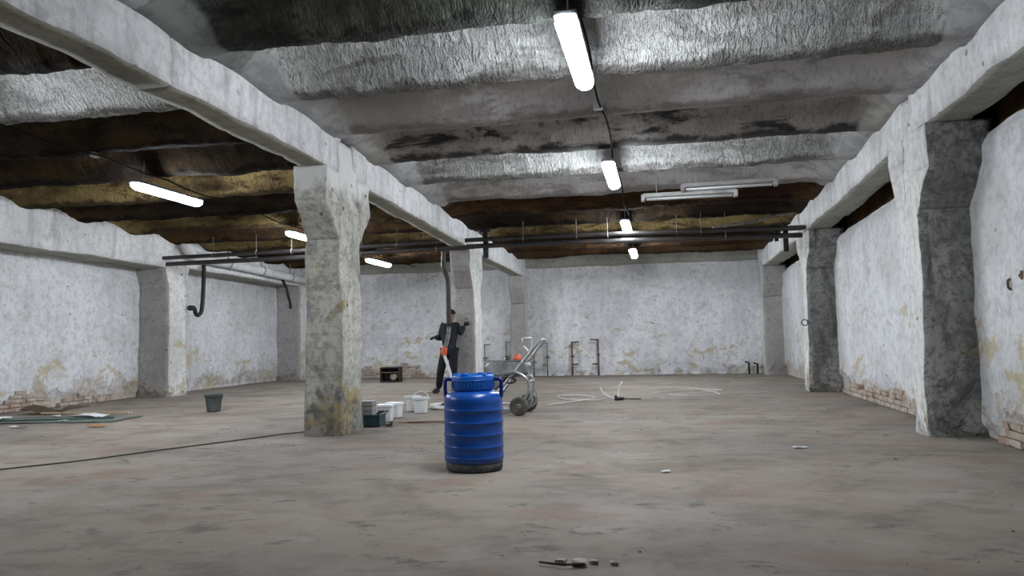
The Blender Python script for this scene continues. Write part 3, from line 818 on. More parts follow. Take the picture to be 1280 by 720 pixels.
# ---------------------------------------------------------------- blue barrel
def barrel():
    t = empty('plastic_barrel', (-1.60, 6.46, 0))
    tag(t, 'blue plastic barrel with lid standing in the middle of the floor', 'barrel')
    prof = [(.10, .015), (.225, .0), (.240, .012), (.244, .074)]
    b = [(.243, .070), (.250, .082)]
    z = .065
    rings = (.110, .200, .300, .402, .504)
    for rz in rings:
        b += [(.2500, rz - .016), (.2525, rz - .010), (.2560, rz - .004), (.2560, rz + .004), (.2525, rz + .010), (.2500, rz + .016)]
    b += [(.250, .56), (.249, .585), (.244, .607), (.232, .628), (.214, .645), (.195, .655), (.178, .660), (.172, .668), (.172, .70), (.10, .70)]
    body = MB().lathe(b, 56).build('body', M['blue'], t, True)
    MB().lathe(prof + [(.10, .076)], 56).build('dirty_base', M['grime'], t, True)
    lid = [(.12, .668), (.178, .668), (.182, .676), (.182, .770), (.178, .786), (.168, .796), (.150, .800), (.142, .792), (.05, .790)]
    lo = MB().lathe(lid, 56).build('lid', M['blue_lid'], t, True)
    mb = MB()
    for k in range(40):
        a = 2 * math.pi * k / 40
        mb.tube([(.182 * math.cos(a), .182 * math.sin(a), .69), (.182 * math.cos(a), .182 * math.sin(a), .76)], .005, 5)
    tag(mb.build('grip_ribs', M['blue_lid'], lo), kind='stuff')
    for k in range(6):
        a = 2 * math.pi * k / 6 + .3
        c, s_ = math.cos(a) * .150, math.sin(a) * .150
        MB().box(c - .028, c + .028, s_ - .022, s_ + .022, .780, .808, .008).build('lug', M['blue_lid'], lo)
    for s in (-1, 1):
        h = MB().tube([(s * .170, 0, .752), (s * .215, 0, .757), (s * .238, 0, .752), (s * .246, 0, .735), (s * .247, 0, .66), (s * .243, 0, .60)], .0155, 10, smoothpts=4)
        h.build('handle', M['blue_dark'], t, True)
    MB().lathe([(.170, .742), (.1845, .742), (.1845, .758), (.170, .758)], 40).build('handle_ring', M['blue_lid'], t, True)
    return t
barrel()
# ---------------------------------------------------------------- paint sprayer cart
def cart():
    t = empty('sprayer_cart', (-1.98, 11.15, 0))
    tag(t, 'two wheeled paint sprayer cart with silver body and orange cap behind the blue barrel', 'cart')
    X = lambda x: x + 1.98
    Rw = .135
    for s in (-1, 1):
        w = empty('wheel', (X(-2.02) if s < 0 else X(-1.99), -.30 if s < 0 else .30, Rw)); w.parent = t
        MB().lathe([(.075, -.042), (.105, -.047), (.125, -.040), (.134, -.022), (.1355, 0), (.134, .022), (.125, .040), (.105, .047), (.075, .042)], 32, axis='y').build('tyre', M['rubber'], w, True)
        MB().lathe([(.0, -.036), (.030, -.050), (.034, -.036), (.060, -.026), (.078, -.036), (.080, -.026), (.080, .026), (.078, .036), (.060, .026), (.034, .036), (.030, .050), (.0, .036)], 24, axis='y').build('rim', M['hub'], w, True)
    MB().tube([(X(-2.02), -.30, Rw), (X(-1.99), .30, Rw)], .014, 10).build('axle', M['steel'], t, True)
    for s, dy in ((-1, -.22), (1, .22)):
        MB().tube([(X(-2.42), dy, .10), (X(-2.40), dy, .22), (X(-2.30), dy, .375), (X(-2.0), dy, .72), (X(-1.76), dy, 1.0), (X(-1.715), dy * .97, 1.045)], .019, 10, smoothpts=4).build('rail', M['steel'], t, True)
        # arched rear stay down to the axle
        MB().tube([(X(-2.22), dy * 1.05, .60), (X(-2.10), dy * 1.08, .615), (X(-1.97), dy * 1.1, .565), (X(-1.89), dy * 1.1, .47), (X(-1.90), dy * 1.1, .34), (X(-1.97), dy * 1.1, .16)], .020, 10, smoothpts=5).build('rear_stay', M['steel'], t, True)
        MB().tube([(X(-1.90), dy * 1.1, .40), (X(-1.84), dy * 1.1, .22), (X(-1.90), dy * 1.1, .10), (X(-2.0), dy * 1.1, .07)], .012, 8, smoothpts=5).build('guard_loop', M['steel'], t, True)
        MB().tube([(X(-2.42), dy, .10), (X(-2.46), dy, .03), (X(-2.30), dy, .025), (X(-2.02), dy, .10)], .016, 8, smoothpts=4).build('foot', M['steel'], t, True)
    MB().tube([(X(-1.715), -.215, 1.045), (X(-1.70), -.15, 1.065), (X(-1.70), .15, 1.065), (X(-1.715), .215, 1.045)], .021, 10, smoothpts=4).build('handle_bar', M['steel'], t, True)
    for q in (0.47, .60): MB().tube([(X(-1.89 if q < .5 else -2.10), -.24, q), (X(-1.89 if q < .5 else -2.10), .24, q)], .016, 8).build('cross_bar', M['steel'], t, True)
    # body: a long rounded silver cover on a tray
    mb = MB()
    prof = [(-2.53, .60), (-2.545, .70), (-2.50, .752), (-2.36, .765), (-2.10, .765), (-1.93, .745), (-1.895, .70), (-1.915, .60), (-2.0, .565), (-2.45, .565)]
    n = len(prof); V = []; F = []
    for yy, sc in ((-.17, .90), (-.155, .97), (-.13, 1), (.13, 1), (.155, .97), (.17, .90)):
        for px, pz in prof: V.append((X(-2.22 + (px + 2.22) * sc), yy, .665 + (pz - .665) * sc))
    for a in range(5):
        for k in range(n): F.append((a * n + k, a * n + (k + 1) % n, (a + 1) * n + (k + 1) % n, (a + 1) * n + k))
    F.append(tuple(range(n))[::-1]); F.append(tuple(5 * n + k for k in range(n)))
    body = mk('motor_cover', V, F, M['alu'], t)
    MB().box(X(-2.31), X(-2.285), -.175, .175, .56, .772, .006).build('cover_band', M['steel'], body)
    MB().box(X(-2.52), X(-1.93), -.165, .165, .770, .782, .004).build('cover_lid', M['steel'], body)
    MB().box(X(-2.50), X(-1.92), -.16, .16, .535, .562, .008).build('tray', M['steel'], t)
    cp = MB().lathe([(.066, .782), (.068, .80), (.060, .825), (.040, .838), (.034, .862), (.0, .868)], 20, c=(X(-2.08), -.02)).build('cap', M['orange'], t, True)
    MB().lathe([(.036, .785), (.036, .80), (.018, .806), (.016, .835), (.0, .84)], 14, c=(X(-2.22), -.05)).build('pressure_knob', M['dark'], t, True)
    MB().lathe([(.018, .785), (.016, .82), (.0, .824)], 12, c=(X(-2.30), .05)).build('valve', M['steel'], t, True)
    # pump cylinder and suction tube leaning to the floor
    MB().tube([(X(-2.20), -.10, .57), (X(-2.40), -.12, .40), (X(-2.54), -.13, .28)], [.040, .052, .045], 12).build('pump_cylinder', M['greyrod'], t, True)
    MB().tube([(X(-2.53), -.13, .30), (X(-2.62), -.14, .18), (X(-2.66), -.15, .04)], .026, 10, smoothpts=4).build('suction_tube', M['greyrod'], t, True)
    # coiled black cable on a hook and the spray gun hung by the handle
    MB().tube([(X(-2.17) + .085 * math.cos(a), -.245 + .004 * k, .495 + .042 * math.sin(a)) for k, a in enumerate(np.linspace(0, 4 * math.pi, 30))], .010, 6).build('cable_coil', M['cable'], t, True)
    g = MB().tube([(X(-1.99), -.10, 1.095), (X(-1.93), -.08, 1.10), (X(-1.86), -.06, 1.10)], .009, 8).tube([(X(-1.99), -.10, 1.095), (X(-1.985), -.10, 1.03)], .008, 8)
    g.tube([(X(-1.97), -.10, .98), (X(-1.92), -.10, .93), (X(-1.90), -.12, .90)], .013, 8)
    g.build('spray_gun', M['white_plastic'], t, True)
    MB().tube([(X(-1.86), -.06, 1.10), (X(-1.85), -.07, 1.0), (X(-1.90), -.12, .90)], .006, 6, smoothpts=4).build('gun_lead', M['hose_white'], t, True)
    return t
cart()

def hose_path(n, fn, r, mat, label, cat, name='hose'):
    mb = MB().tube([fn(k / n) for k in range(n + 1)], r, 8)
    return tag(mb.build(name, mat, None, True), label, cat)
# coils on the floor
hose_path(90, lambda t: (-3.33 + (.36 + .02 * math.sin(9 * t)) * math.cos(2 * math.pi * 3 * t), 12.15 + (.42 + .02 * math.sin(7 * t)) * math.sin(2 * math.pi * 3 * t), .02 + .03 * t), .020, M['hose_white'], 'coiled white hose on the floor left of the barrel', 'hose', 'hose_coil')
hose_path(110, lambda t: (-3.30 + (.13 + .12 * t) * math.cos(2 * math.pi * 5 * t), 12.15 + (.15 + .13 * t) * math.sin(2 * math.pi * 5 * t), .02 + .05 * abs(math.sin(3 * t))), .016, M['cable'], 'coiled black cable lying inside the white hose coil', 'cable', 'cable_coil')
tag(MB().tube([(-2.95, 12.3, .02), (-2.6, 11.9, .02), (-2.3, 11.6, .02), (-2.1, 11.95, .02), (-2.35, 12.5, .02), (-2.7, 12.7, .02)], .018, 8, smoothpts=8).build('hose', M['hose_white'], None, True), 'white hose on the floor between the barrel and the cart', 'hose')
tag(MB().tube([(-1.85, 12.3, .02), (-1.5, 12.9, .02), (-1.2, 13.6, .02), (-1.4, 14.2, .02), (-1.9, 14.3, .02), (-1.7, 13.5, .02), (-1.15, 13.2, .02), (-1.0, 13.6, .02)], .010, 8, smoothpts=8).build('hose', M['hose_white'], None, True), 'loops of thin white hose on the floor right of the cart wheels', 'hose')
tag(MB().tube([(-.55, 14.2, .016), (.0, 15.0, .016), (.5, 15.7, .016), (1.1, 15.4, .016), (.7, 14.9, .016), (.1, 14.4, .016), (.6, 14.1, .016), (1.0, 14.5, .016), (.5, 16.2, .016), (-.3, 15.9, .016)], .008, 6, smoothpts=8).build('hose', M['hose_white'], None, True), 'thin pale hose loops spread on the floor before the far wall', 'hose')
gn = empty('hose_nozzle', (-.80, 13.35, 0))
tag(gn, 'hose nozzle with two upright white hose ends lying in the middle of the floor', 'nozzle')
MB().tube([(-.02, 0, .03), (.14, .0, .03)], [.032, .024], 10).tube([(0, 0, .05), (0, 0, .09)], .018, 8).build('fitting', M['dark'], gn, True)
MB().tube([(-.02, 0, .03), (-.14, .05, .07), (-.24, .12, .14), (-.27, .15, .22)], .014, 8, smoothpts=5).build('hose_end', M['hose_white'], gn, True)
MB().tube([(.04, 0, .05), (.06, .1, .20), (.10, .2, .30)], .016, 8, smoothpts=5).build('hose_end', M['hose_white'], gn, True)
MB().tube([(.14, 0, .03), (.25, .12, .015), (.42, .16, .012)], .010, 8, smoothpts=5).build('hose_tail', M['cable'], gn, True)

# ---------------------------------------------------------------- buckets and tubs
def round_bucket(loc, rt, rb, h, mat, label, group=None, handle=True, hz=1.0, rotz=0.0):
    t = empty('bucket', loc, rotz); tag(t, label, 'bucket', group)
    w = .006
    pr = [(rb * .4, .012), (rb - .008, 0), (rb - .002, .001), (rb, .008), (rb + (rt - rb) * .06, h * .06), (rb + (rt - rb) * .5, h * .5), (rb + (rt - rb) * .80, h * .80), (rb + (rt - rb) * .85, h * .85), (rb + (rt - rb) * .86 + .012, h * .86), (rt + .012, h * .90), (rt + .004, h * .91), (rt + .004, h * .965), (rt + .016, h * .97), (rt + .016, h), (rt - w, h), (rb - w, .02), (rb * .4, .02)]
    MB().lathe(pr, 30).build('body', mat, t, True)
    for s in (-1, 1):
        MB().box(s * (rt + .010) - .012, s * (rt + .010) + .012, -.014, .014, h * .80, h * .93, .004).build('ear', mat, t)
    if handle:
        MB().tube([(rt * math.cos(a) * 1.03, .05 * math.sin(a), h * .88 + rt * hz * math.sin(a)) for a in np.linspace(0, math.pi, 16)], .006, 6).build('bail', M['white_plastic'] if mat is M['white_plastic'] else M['wire'], t, True)
    return t
round_bucket((-7.32, 11.68, 0), .145, .105, .285, M['bucket_dark'], 'dark grey bucket alone on the floor of the left aisle', None, False)
round_bucket((-3.62, 11.30, 0), .115, .095, .235, M['white_plastic'], 'front white bucket with raised handle, mid floor left of the barrel', 'white buckets left of the barrel', True, 1.0, .2)
round_bucket((-3.85, 11.62, 0), .115, .095, .235, M['white_plastic'], 'rear white bucket behind the white bucket with the raised handle', 'white buckets left of the barrel', False)
# round body lid scraps etc are left; square tubs beside the pillar
def tub(loc, w, d, h, mat, label, group, rotz=0.0, marks=False):
    t = empty('square_tub', loc, rotz); tag(t, label, 'tub', group)
    k = .88
    C = [(-w / 2 * k, -d / 2 * k, 0), (w / 2 * k, -d / 2 * k, 0), (-w / 2 * k, d / 2 * k, 0), (w / 2 * k, d / 2 * k, 0), (-w / 2, -d / 2, h), (w / 2, -d / 2, h), (-w / 2, d / 2, h), (w / 2, d / 2, h)]
    V, F, S = hexa(C, (1, 1, 1))
    bm = bmesh.new()
    vv = [bm.verts.new(v) for v in V]
    for f in F: bm.faces.new([vv[i] for i in f])
    bmesh.ops.bevel(bm, geom=bm.edges[:], offset=.014, segments=2, affect='EDGES', profile=.5)
    bm.verts.index_update()
    mk('body', [v.co[:] for v in bm.verts], [[v.index for v in f.verts] for f in bm.faces], mat, t)
    bm.free()
    MB().box(-w / 2 - .010, w / 2 + .010, -d / 2 - .010, d / 2 + .010, h - .030, h - .004, .005).box(-w / 2 - .004, w / 2 + .004, -d / 2 - .004, d / 2 + .004, h - .006, h + .008, .004).build('lid', mat, t)
    if marks:
        # row of dark block lettering, too blurred in the photograph to read
        x = -w * .40
        mb = MB()
        for ww in (.018, .014, .02, .014, .016, .014, 0, .026):
            if ww: mb.box(x, x + ww - .003, -d / 2 * .955 - .006, -d / 2 * .955 + .004, h * .60, h * .60 + .022)
            x += ww if ww else .016
        mb.build('printed_band', M['print'], t)
    return t
tub((-3.75, 10.12, 0), .20, .20, .225, M['white_plastic'], 'front white square tub with dark print beside the stained pillar', 'white square tubs by the pillar', .12, True)
tub((-3.80, 10.62, 0), .20, .20, .21, M['white_plastic'], 'rear white square tub behind the printed tub', 'white square tubs by the pillar', -.1)
tc = empty('tool_crate', (-3.735, 9.62, 0), .1); tag(tc, 'dark teal plastic crate on the floor at the foot of the stained pillar', 'crate')
MB().box(-.125, .125, -.16, .16, 0, .012, .003).box(-.125, -.110, -.16, .16, 0, .15, .004).box(.110, .125, -.16, .16, 0, .15, .004).box(-.125, .125, -.16, -.147, 0, .15, .004).box(-.125, .125, .147, .16, 0, .15, .004).build('body', M['teal'], tc)
MB().box(-.135, .135, -.17, -.145, .135, .155, .004).box(-.135, .135, .145, .17, .135, .155, .004).box(-.135, -.11, -.17, .17, .135, .155, .004).box(.11, .135, -.17, .17, .135, .155, .004).build('rim', M['teal'], tc)
for k, x in enumerate((-.07, 0, .07)): MB().box(x - .02, x + .02, -.166, -.158, .03, .11, .003).build('side_rib', M['teal'], tc)
for k in range(5):
    tb = empty('paint_tray', (-3.785, 9.60, .0165 + .048 * k + (.0 if k < 1 else .0)), .1); tag(tb, ('lowest', 'second', 'middle', 'fourth', 'topmost')[k] + ' grey tray of the small stack standing in the teal crate', 'tray', 'grey trays stacked in the teal crate')
    tb.location.z = .02 + .062 * k
    MB().box(-.075, .075, -.10, .10, 0, .050, .008).build('body', M['grey_plastic'], tb)
    MB().box(-.082, .082, -.107, .107, .048, .058, .003).build('rim', M['grey_plastic'], tb)
tag(MB().tube([(-3.56, 9.62, .012), (-3.50, 9.55, .012), (-3.46, 9.58, .05), (-3.44, 9.50, .012)], .012, 6, smoothpts=4).build('trowel_handle', M['dark'], None, True), 'small dark tool lying beside the teal crate', 'tool')
pl = hexa(boxc(-.27, .27, -.035, .035, 0, .018), (10, 2, 1), .006, 4, 3)
tag(mk('wooden_strip', pl[0], pl[1], M['wood'], None, False, None, (-3.10, 10.0, .004)), 'reddish brown wooden strip on the floor left of the barrel', 'plank').rotation_euler = (0, 0, .12)
tag(MB().tube([(-3.50, 9.93, .012), (-3.34, 9.95, .014), (-3.39, 9.96, .012)], .011, 6).build('brush_handle', M['wood_pale'], None, True), 'short pale stick at the left end of the reddish wooden strip', 'stick')

# dark box by the far wall, with a pale lump in it
bx = empty('wooden_box', (-7.14, 19.75, 0), .12); tag(bx, 'dark open fronted wooden box standing near the far wall', 'box')
W_, D_, H_ = .25, .18, .40
MB().box(-W_, W_, -D_, D_, 0, .03, .004).build('bottom', M['crate'], bx)
MB().box(-W_, W_, -D_, D_, H_ - .03, H_, .004).build('top', M['crate'], bx)
for s in (-1, 1): MB().box(s * W_ - .018, s * W_ + .018, -D_, D_, 0, H_, .004).build('side_panel', M['crate'], bx)
MB().box(-W_, W_, D_ - .02, D_, 0, H_, .003).build('back_panel', M['crate'], bx)
MB().box(-W_ + .02, W_ - .02, -D_ + .02, -D_ + .04, .25, .27, .002).build('rail', M['rust'], bx)
V, F, S = hexa(boxc(-.11, .11, -.09, .09, 0, .20), (6, 5, 6), .0, 3, 5)
Vn = np.array(V); c0 = np.array([0, 0, .10]); d = Vn - c0; d = d / np.linalg.norm(d / np.array([.11, .09, .10]), axis=1)[:, None]
lump = mk('lump', fuzz(c0 + d, .012, 9, 3, 4), F, M['sack'], None, True, None, (-7.06, 19.72, .032)); tag(lump, 'beige rounded lump lying inside the dark box', 'lump')

# ---------------------------------------------------------------- rubbish by the left wall
def sheet(loc, w, d, mat, label, cat, seed, rotz=0, amp=.03, th=.004, name='sheet', group=None, n=(10, 7), lift=None):
    V, F, S = hexa(boxc(-w / 2, w / 2, -d / 2, d / 2, 0, th), (n[0], n[1], 1))
    V = np.array(V)
    k = fbm(np.c_[V[:, :2], np.zeros(len(V))], 3.2, 3, seed)
    V[:, 2] += amp * (k - k.min()) + .002
    if lift: V[:, 2] += lift(V[:, 0] / w, V[:, 1] / d)
    V[:, :2] += .05 * min(w, d) * np.stack([fbm(V + 9, 4, 2, seed), fbm(V + 19, 4, 2, seed)], 1)
    o = mk(name, V, F, mat, None, False, None, loc); o.rotation_euler = (0, 0, rotz)
    return tag(o, label, cat, group)
sheet((-10.1, 11.4, .0), .95, .45, M['card'], 'crumpled dark brown cardboard on the rubbish by the left wall', 'cardboard', 3, .1, .10, .008, 'cardboard_piece', None, (14, 8), lambda a, b: .10 * np.abs(a))
M['green_dusty'] = simple('dusty_green_sheet', (.13, .155, .135), .9, 0, .2, .2, 4, (.22, .20, .175), .8)
sheet((-9.6, 10.3, .0), 3.2, .9, M['green_dusty'], 'dusty green flattened sheet under the rubbish by the left wall', 'sheet', 4, .12, .006, .004, 'green_sheet', None, (26, 10))
sheet((-10.3, 10.2, .014), .60, .5, M['paper'], 'white paper sheet at the left edge of the green sheet', 'paper', 5, .3, .08, .003, 'paper_sheet', 'papers in the rubbish')
sheet((-8.9, 10.75, .012), .62, .22, M['paper'], 'long white paper scrap in the middle of the rubbish', 'paper', 6, -.1, .07, .003, 'paper_sheet', 'papers in the rubbish')
sheet((-9.45, 10.7, .02), .12, .12, M['paper'], 'tiny white paper scrap near the cardboard', 'paper', 7, .5, .10, .003, 'paper_sheet', 'papers in the rubbish', (4, 4))
sheet((-8.75, 10.05, .02), .12, .10, M['paper'], 'tiny white paper scrap at the right end of the green sheet', 'paper', 8, .2, .10, .003, 'paper_sheet', 'papers in the rubbish', (4, 4))
sheet((-8.85, 9.35, .012), .26, .10, M['paper'], 'small white paper nearest the cable in the rubbish', 'paper', 9, .1, .06, .003, 'paper_sheet', 'papers in the rubbish', (5, 4))
sheet((-7.72, 9.48, .004), .22, .12, M['clay'], 'small orange brown rag right of the rubbish', 'rag', 10, .3, .05, .006, 'rag', None, (6, 4))
def stick(a, b, w, mat, label):
    a, b = Vector(a), Vector(b); L = (b - a).length
    V, F, S = hexa(boxc(0, L, -w / 2, w / 2, 0, w * .6), (10, 1, 1), .004, 5, 3)
    o = mk('wooden_lath', V, F, mat, None, False, None, a); o.rotation_euler = (0, 0, math.atan2(b.y - a.y, b.x - a.x)); o.location.z = a.z
    return tag(o, label, 'lath', 'laths in the rubbish')
stick((-9.9, 10.9, .04), (-8.35, 10.95, .03), .045, M['wood_pale'], 'long pale wooden lath lying on the rubbish by the left wall')
stick((-10.6, 9.55, .03), (-8.1, 10.3, .03), .035, M['green'], 'dark green lath along the near edge of the rubbish')
stick((-9.0, 11.15, .01), (-8.55, 11.3, .01), .05, M['wood_pale'], 'short pale lath at the back of the rubbish')

# floor cable and scattered bits
pts = [(-7.4, 3.6, .008), (-6.55, 5.1, .008), (-5.956, 6.09, .008), (-5.55, 6.62, .008), (-5.25, 7.25, .008), (-4.85, 8.0, .008), (-4.55, 8.6, .008), (-4.32, 8.98, .008), (-4.36, 9.6, .008), (-4.05, 10.3, .008)]
tag(MB().tube(pts, .007, 6, smoothpts=8).build('floor_cable', M['cable'], None, True), 'dark cable lying across the floor to the stained pillar', 'cable')
for (x, y, w, d, l) in ((1.26, 7.80, .13, .07, 'white crumpled scrap on the floor before the near right pilaster'), (.0, 6.4, .07, .05, 'tiny white scrap on the floor right of the barrel'), (-4.9, 15.9, .16, .10, 'white scrap on the floor behind the white buckets')):
    sheet((x, y, .0), w, d, M['paper'], l, 'scrap', int(x * 10 + 50), .3, .04, .004, 'paper_scrap', None, (5, 4))
def chunk(x, y, s, mat, label, seed, cat='rubble', group='rubble bits on the floor'):
    V, F, S = hexa(boxc(-.5, .5, -.4, .4, 0, .5), (3, 3, 2), .22, 1.7, seed, 2)
    V = np.array(V) * s * np.array([.9, .9, .55]); V[:, 2] -= V[:, 2].min() + .003
    return tag(mk('rubble_chunk', V, F, mat, None, False, None, (x, y, 0)), label, cat, group)
for k, (x, y, s, l) in enumerate(((-.52, 3.82, .055, 'leftmost pale plaster chunk at the bottom edge of view'), (-.43, 3.80, .07, 'largest pale plaster chunk at the bottom edge of view'), (-.36, 3.84, .045, 'third pale plaster chunk at the bottom edge, next to the largest'), (-.26, 3.83, .04, 'rightmost pale plaster chunk at the bottom edge of view'))):
    chunk(x, y, s, M['rubble'], l, 40 + k)
tag(MB().tube([(-.62, 3.78, .010), (-.50, 3.74, .012), (-.40, 3.77, .010)], .006, 6).build('twig', M['cable'], None, True), 'small dark splinter beside the plaster chunks at the bottom edge', 'splinter')
# crumbs too many to count
mb = MB(); r = random.Random(11)
for k in range(420):
    x, y = r.uniform(-9.5, 3.0), r.uniform(3.2, 20)
    s = r.uniform(.004, .010) * (1 if y < 7 else 1.5)
    if -11.3 < x < -7.9 and 9.0 < y < 12: continue
    if abs(x + 3.96) < .35 and (abs(y - 8.94) < .5 or abs(y - 15.65) < .5): continue
    V = [(x + s * r.uniform(.6, 1.3) * c, y + s * r.uniform(.6, 1.3) * d, 0) for c, d in ((1, 0), (0, 1), (-1, 0), (0, -1))] + [(x + s * r.uniform(-.3, .3), y, s * r.uniform(.4, .9))]
    mb.add(V, [(0, 1, 4), (1, 2, 4), (2, 3, 4), (3, 0, 4)], 0 if r.random() < .6 else 1)
tag(mb.build('floor_crumbs', [M['dark'], M['rubble']]), 'fine dark and pale crumbs scattered over the floor', 'crumbs', kind='stuff')

# ---------------------------------------------------------------- the worker
def skin_mesh(name, verts, edges, root, mat, parent, sub=2, smooth=True):
    """connected joints grown into one surface by the skin modifier; verts: (x, y, z, rx[, ry])"""
    bm = bmesh.new(); lay = bm.verts.layers.skin.verify()
    vv = []
    for v in verts:
        b = bm.verts.new(v[:3]); b[lay].radius = (v[3], v[4] if len(v) > 4 else v[3]); vv.append(b)
    vv[root][lay].use_root = True
    for a, b in edges: bm.edges.new((vv[a], vv[b]))
    me = bpy.data.meshes.new(name); bm.to_mesh(me); bm.free()
    me.materials.append(mat)
    o = bpy.data.objects.new(name, me); COL.objects.link(o); o.parent = parent
    m = o.modifiers.new('skin', 'SKIN'); m.use_smooth_shade = True
    s = o.modifiers.new('sub', 'SUBSURF'); s.levels = sub; s.render_levels = sub
    return o

def ellipsoid(mb, c, r, n=14, m=10, i=0, cut=None):
    V, F = [], []
    for a in range(m + 1):
        th = math.pi * a / m
        for k in range(n):
            ph = 2 * math.pi * k / n
            V.append((c[0] + r[0] * math.sin(th) * math.cos(ph), c[1] + r[1] * math.sin(th) * math.sin(ph), c[2] + r[2] * math.cos(th)))
    for a in range(m):
        for k in range(n):
            F.append((a * n + k, (a + 1) * n + k, (a + 1) * n + (k + 1) % n, a * n + (k + 1) % n))
    mb.add(V, F, i)

def worker():
    ox, oy = -4.28, 15.12
    t = empty('person', (ox, oy, 0))
    tag(t, 'person in dark work clothes and black cap striding beside the grey pillar', 'person')
    # joints: x to the right, y away, z up, relative to the root
    J = dict(pel=(.06, .0, .90), belly=(.055, .0, 1.03), chest=(.07, -.01, 1.23), neckb=(.09, -.01, 1.40), neck=(.10, -.02, 1.465), head1=(.105, -.035, 1.53), head2=(.11, -.035, 1.61), head3=(.11, -.03, 1.655),
             sl=(-.075, .0, 1.375), el=(-.135, .02, 1.12), wl=(-.195, -.12, 1.16),
             sr=(.235, .0, 1.37), er=(.30, .02, 1.20), wr=(.345, .10, 1.375),
             hl=(-.02, .0, .86), kl=(-.14, .03, .49), al=(-.235, .18, .10), bl=(-.25, .17, .045), tl=(-.345, .08, .035),
             hr=(.14, .0, .86), kr=(.145, -.05, .48), ar=(.14, .02, .10), br=(.14, .02, .045), tr=(.10, -.12, .035))
    names = list(J)
    rad = dict(pel=(.135, .10), belly=(.13, .10), chest=(.155, .105), neckb=(.075, .07), neck=(.052, .055), head1=(.066, .078), head2=(.076, .092), head3=(.055, .065),
               sl=(.068,), el=(.048,), wl=(.034,), sr=(.068,), er=(.048,), wr=(.034,), hl=(.095,), kl=(.062,), al=(.043,), bl=(.04,), tl=(.03,), hr=(.095,), kr=(.062,), ar=(.043,), br=(.04,), tr=(.03,))
    E = [('pel', 'belly'), ('belly', 'chest'), ('chest', 'neckb'), ('neckb', 'neck'), ('neck', 'head1'), ('head1', 'head2'), ('head2', 'head3'), ('chest', 'sl'), ('sl', 'el'), ('el', 'wl'), ('chest', 'sr'), ('sr', 'er'), ('er', 'wr'),
         ('pel', 'hl'), ('hl', 'kl'), ('kl', 'al'), ('al', 'bl'), ('bl', 'tl'), ('pel', 'hr'), ('hr', 'kr'), ('kr', 'ar'), ('ar', 'br'), ('br', 'tr')]
    k = {n: i for i, n in enumerate(names)}
    body = skin_mesh('body', [J[n] + ({'pel': (.07, .055), 'belly': (.065, .05), 'chest': (.095, .06), 'neckb': (.05, .05), 'sl': (.048,), 'sr': (.048,)}.get(n, rad[n])) for n in names], [(k[a], k[b]) for a, b in E], 0, M['skin'], t)
    # clothes a little larger than the body, ending at neck, wrist and ankle
    def sub(keys, grow, edges, root, name, mat, extra=()):
        vs_ = [J[n] + tuple(q + grow for q in rad[n]) for n in keys] + [e for e in extra]
        kk = {n: i for i, n in enumerate(keys)}
        return skin_mesh(name, vs_, [(kk[a] if isinstance(a, str) else a, kk[b] if isinstance(b, str) else b) for a, b in edges], kk[root], mat, t)
    J['hem'] = (.06, .0, .77); rad['hem'] = (.175, .125)
    sub(['hem', 'pel', 'belly', 'chest', 'neckb', 'sl', 'el', 'wl', 'sr', 'er', 'wr'], .022, [('hem', 'pel'), ('pel', 'belly'), ('belly', 'chest'), ('chest', 'neckb'), ('chest', 'sl'), ('sl', 'el'), ('el', 'wl'), ('chest', 'sr'), ('sr', 'er'), ('er', 'wr')], 'chest', 'jacket', M['jacket'])
    rad['pel'] = (.105, .08)
    sub(['pel', 'hl', 'kl', 'al', 'hr', 'kr', 'ar'], .024, [('pel', 'hl'), ('hl', 'kl'), ('kl', 'al'), ('pel', 'hr'), ('hr', 'kr'), ('kr', 'ar')], 'pel', 'trousers', M['cloth'])
    for s in 'lr':
        a, b, tt = J['a' + s], J['b' + s], J['t' + s]
        heel = (b[0] - (tt[0] - b[0]) * .35, b[1] - (tt[1] - b[1]) * .35, .045)
        mid = ((b[0] + tt[0]) / 2, (b[1] + tt[1]) / 2, .05)
        skin_mesh('boot', [(a[0], a[1], .13, .056), (b[0], b[1], .055, .055), heel + (.045,), mid + (.047, .05), (tt[0], tt[1], .036, .038, .034)], [(0, 1), (1, 2), (1, 3), (3, 4)], 1, M['shoe'], t)
    # gloved hands with five fingers
    def hand(w, d, up, side, name='hand'):
        w, d, up = Vector(w), Vector(d).normalized(), Vector(up).normalized()
        sd = d.cross(up).normalized() * side
        V, Ed = [], []
        def add(p, r, par=None):
            V.append((p.x, p.y, p.z, r)); i = len(V) - 1
            if par is not None: Ed.append((par, i))
            return i
        a = add(w, .028); p = add(w + d * .05, .034, a)
        for q, L in ((-.030, .060), (-.010, .072), (.012, .068), (.032, .052)):
            i1 = add(w + d * .088 + sd * q, .0125, p)
            i2 = add(w + d * (.088 + L * .5) + sd * q * 1.1 - up * .012, .0105, i1)
            add(w + d * (.088 + L * .85) + sd * q * 1.1 - up * .036, .009, i2)
        i1 = add(w + d * .045 - sd * .045 - up * .012, .014, p)
        add(w + d * .085 - sd * .058 - up * .028, .0105, i1)
        return skin_mesh(name, V, Ed, 1, M['hair'], t, 1)
    hand(J['wl'], (-.35, -.6, -.15), (-.1, -.3, .8), 1)
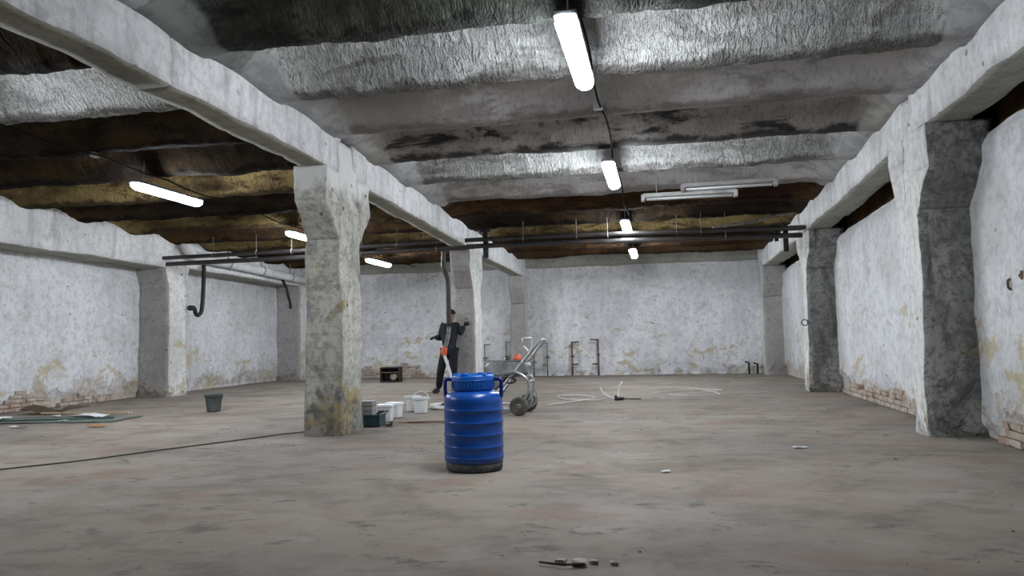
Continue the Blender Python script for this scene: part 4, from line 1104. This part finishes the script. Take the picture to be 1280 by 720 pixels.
    hand(J['wr'], (.55, .35, .35), (.2, .75, .3), -1)
    # face: nose, eyes, ears; turned a little to the left of the viewpoint
    fx, fy = -.35, -.93
    h = Vector(J['head2']); f = Vector((fx, fy, 0)).normalized(); sd = Vector((-f.y, f.x, 0))
    mb = MB(); c = h + f * .094 + Vector((0, 0, -.045))
    mb.tube([c + Vector((0, 0, .04)) - f * .012, c + f * .010, c + Vector((0, 0, -.010)) + f * .004], [.008, .014, .012], 8, smoothpts=3)
    mb.build('nose', M['skin'], t, True)
    for s in (-1, 1):
        e = MB(); ellipsoid(e, h + f * .088 + sd * s * .030 + Vector((0, 0, -.008)), (.012, .012, .008), 10, 6); e.build('eye', M['hair'], t, True)
        e = MB(); ellipsoid(e, h + sd * s * .080 + Vector((0, 0, -.03)), (.016, .020, .032), 10, 8); e.build('ear', M['skin'], t, True)
    e = MB(); ellipsoid(e, h + f * .086 + Vector((0, 0, -.088)), (.022, .016, .006), 10, 6); e.build('mouth', M['wood'], t, True)
    # knit cap: upper dome with a rolled rim
    V, F = [], []
    n, m = 22, 9
    c = h + Vector((0, .006, .022))
    for a in range(m + 1):
        th = (math.pi / 2) * a / m
        for q in range(n):
            ph = 2 * math.pi * q / n
            V.append((c.x + .090 * math.sin(th) * math.cos(ph), c.y + .105 * math.sin(th) * math.sin(ph), c.z + .085 * math.cos(th)))
    for a in range(m):
        for q in range(n): F.append((a * n + q, (a + 1) * n + q, (a + 1) * n + (q + 1) % n, a * n + (q + 1) % n))
    cap = mk('cap', V, F, M['hair'], t, True)
    MB().tube([(c.x + .090 * math.cos(q), c.y + .105 * math.sin(q), c.z) for q in np.linspace(0, 2 * math.pi, 23)[:-1]], .012, 8, closed=True).build('cap_rim', M['hair'], cap, True)
    mb = MB()
    for s in (-1, 1):
        mb.tube([Vector(J['chest']) + Vector((s * .07, -.115, .10)), Vector(J['belly']) + Vector((s * .06, -.118, .0))], .012, 6)
    mb.build('bib_straps', M['cloth'], t)
    return t
worker()
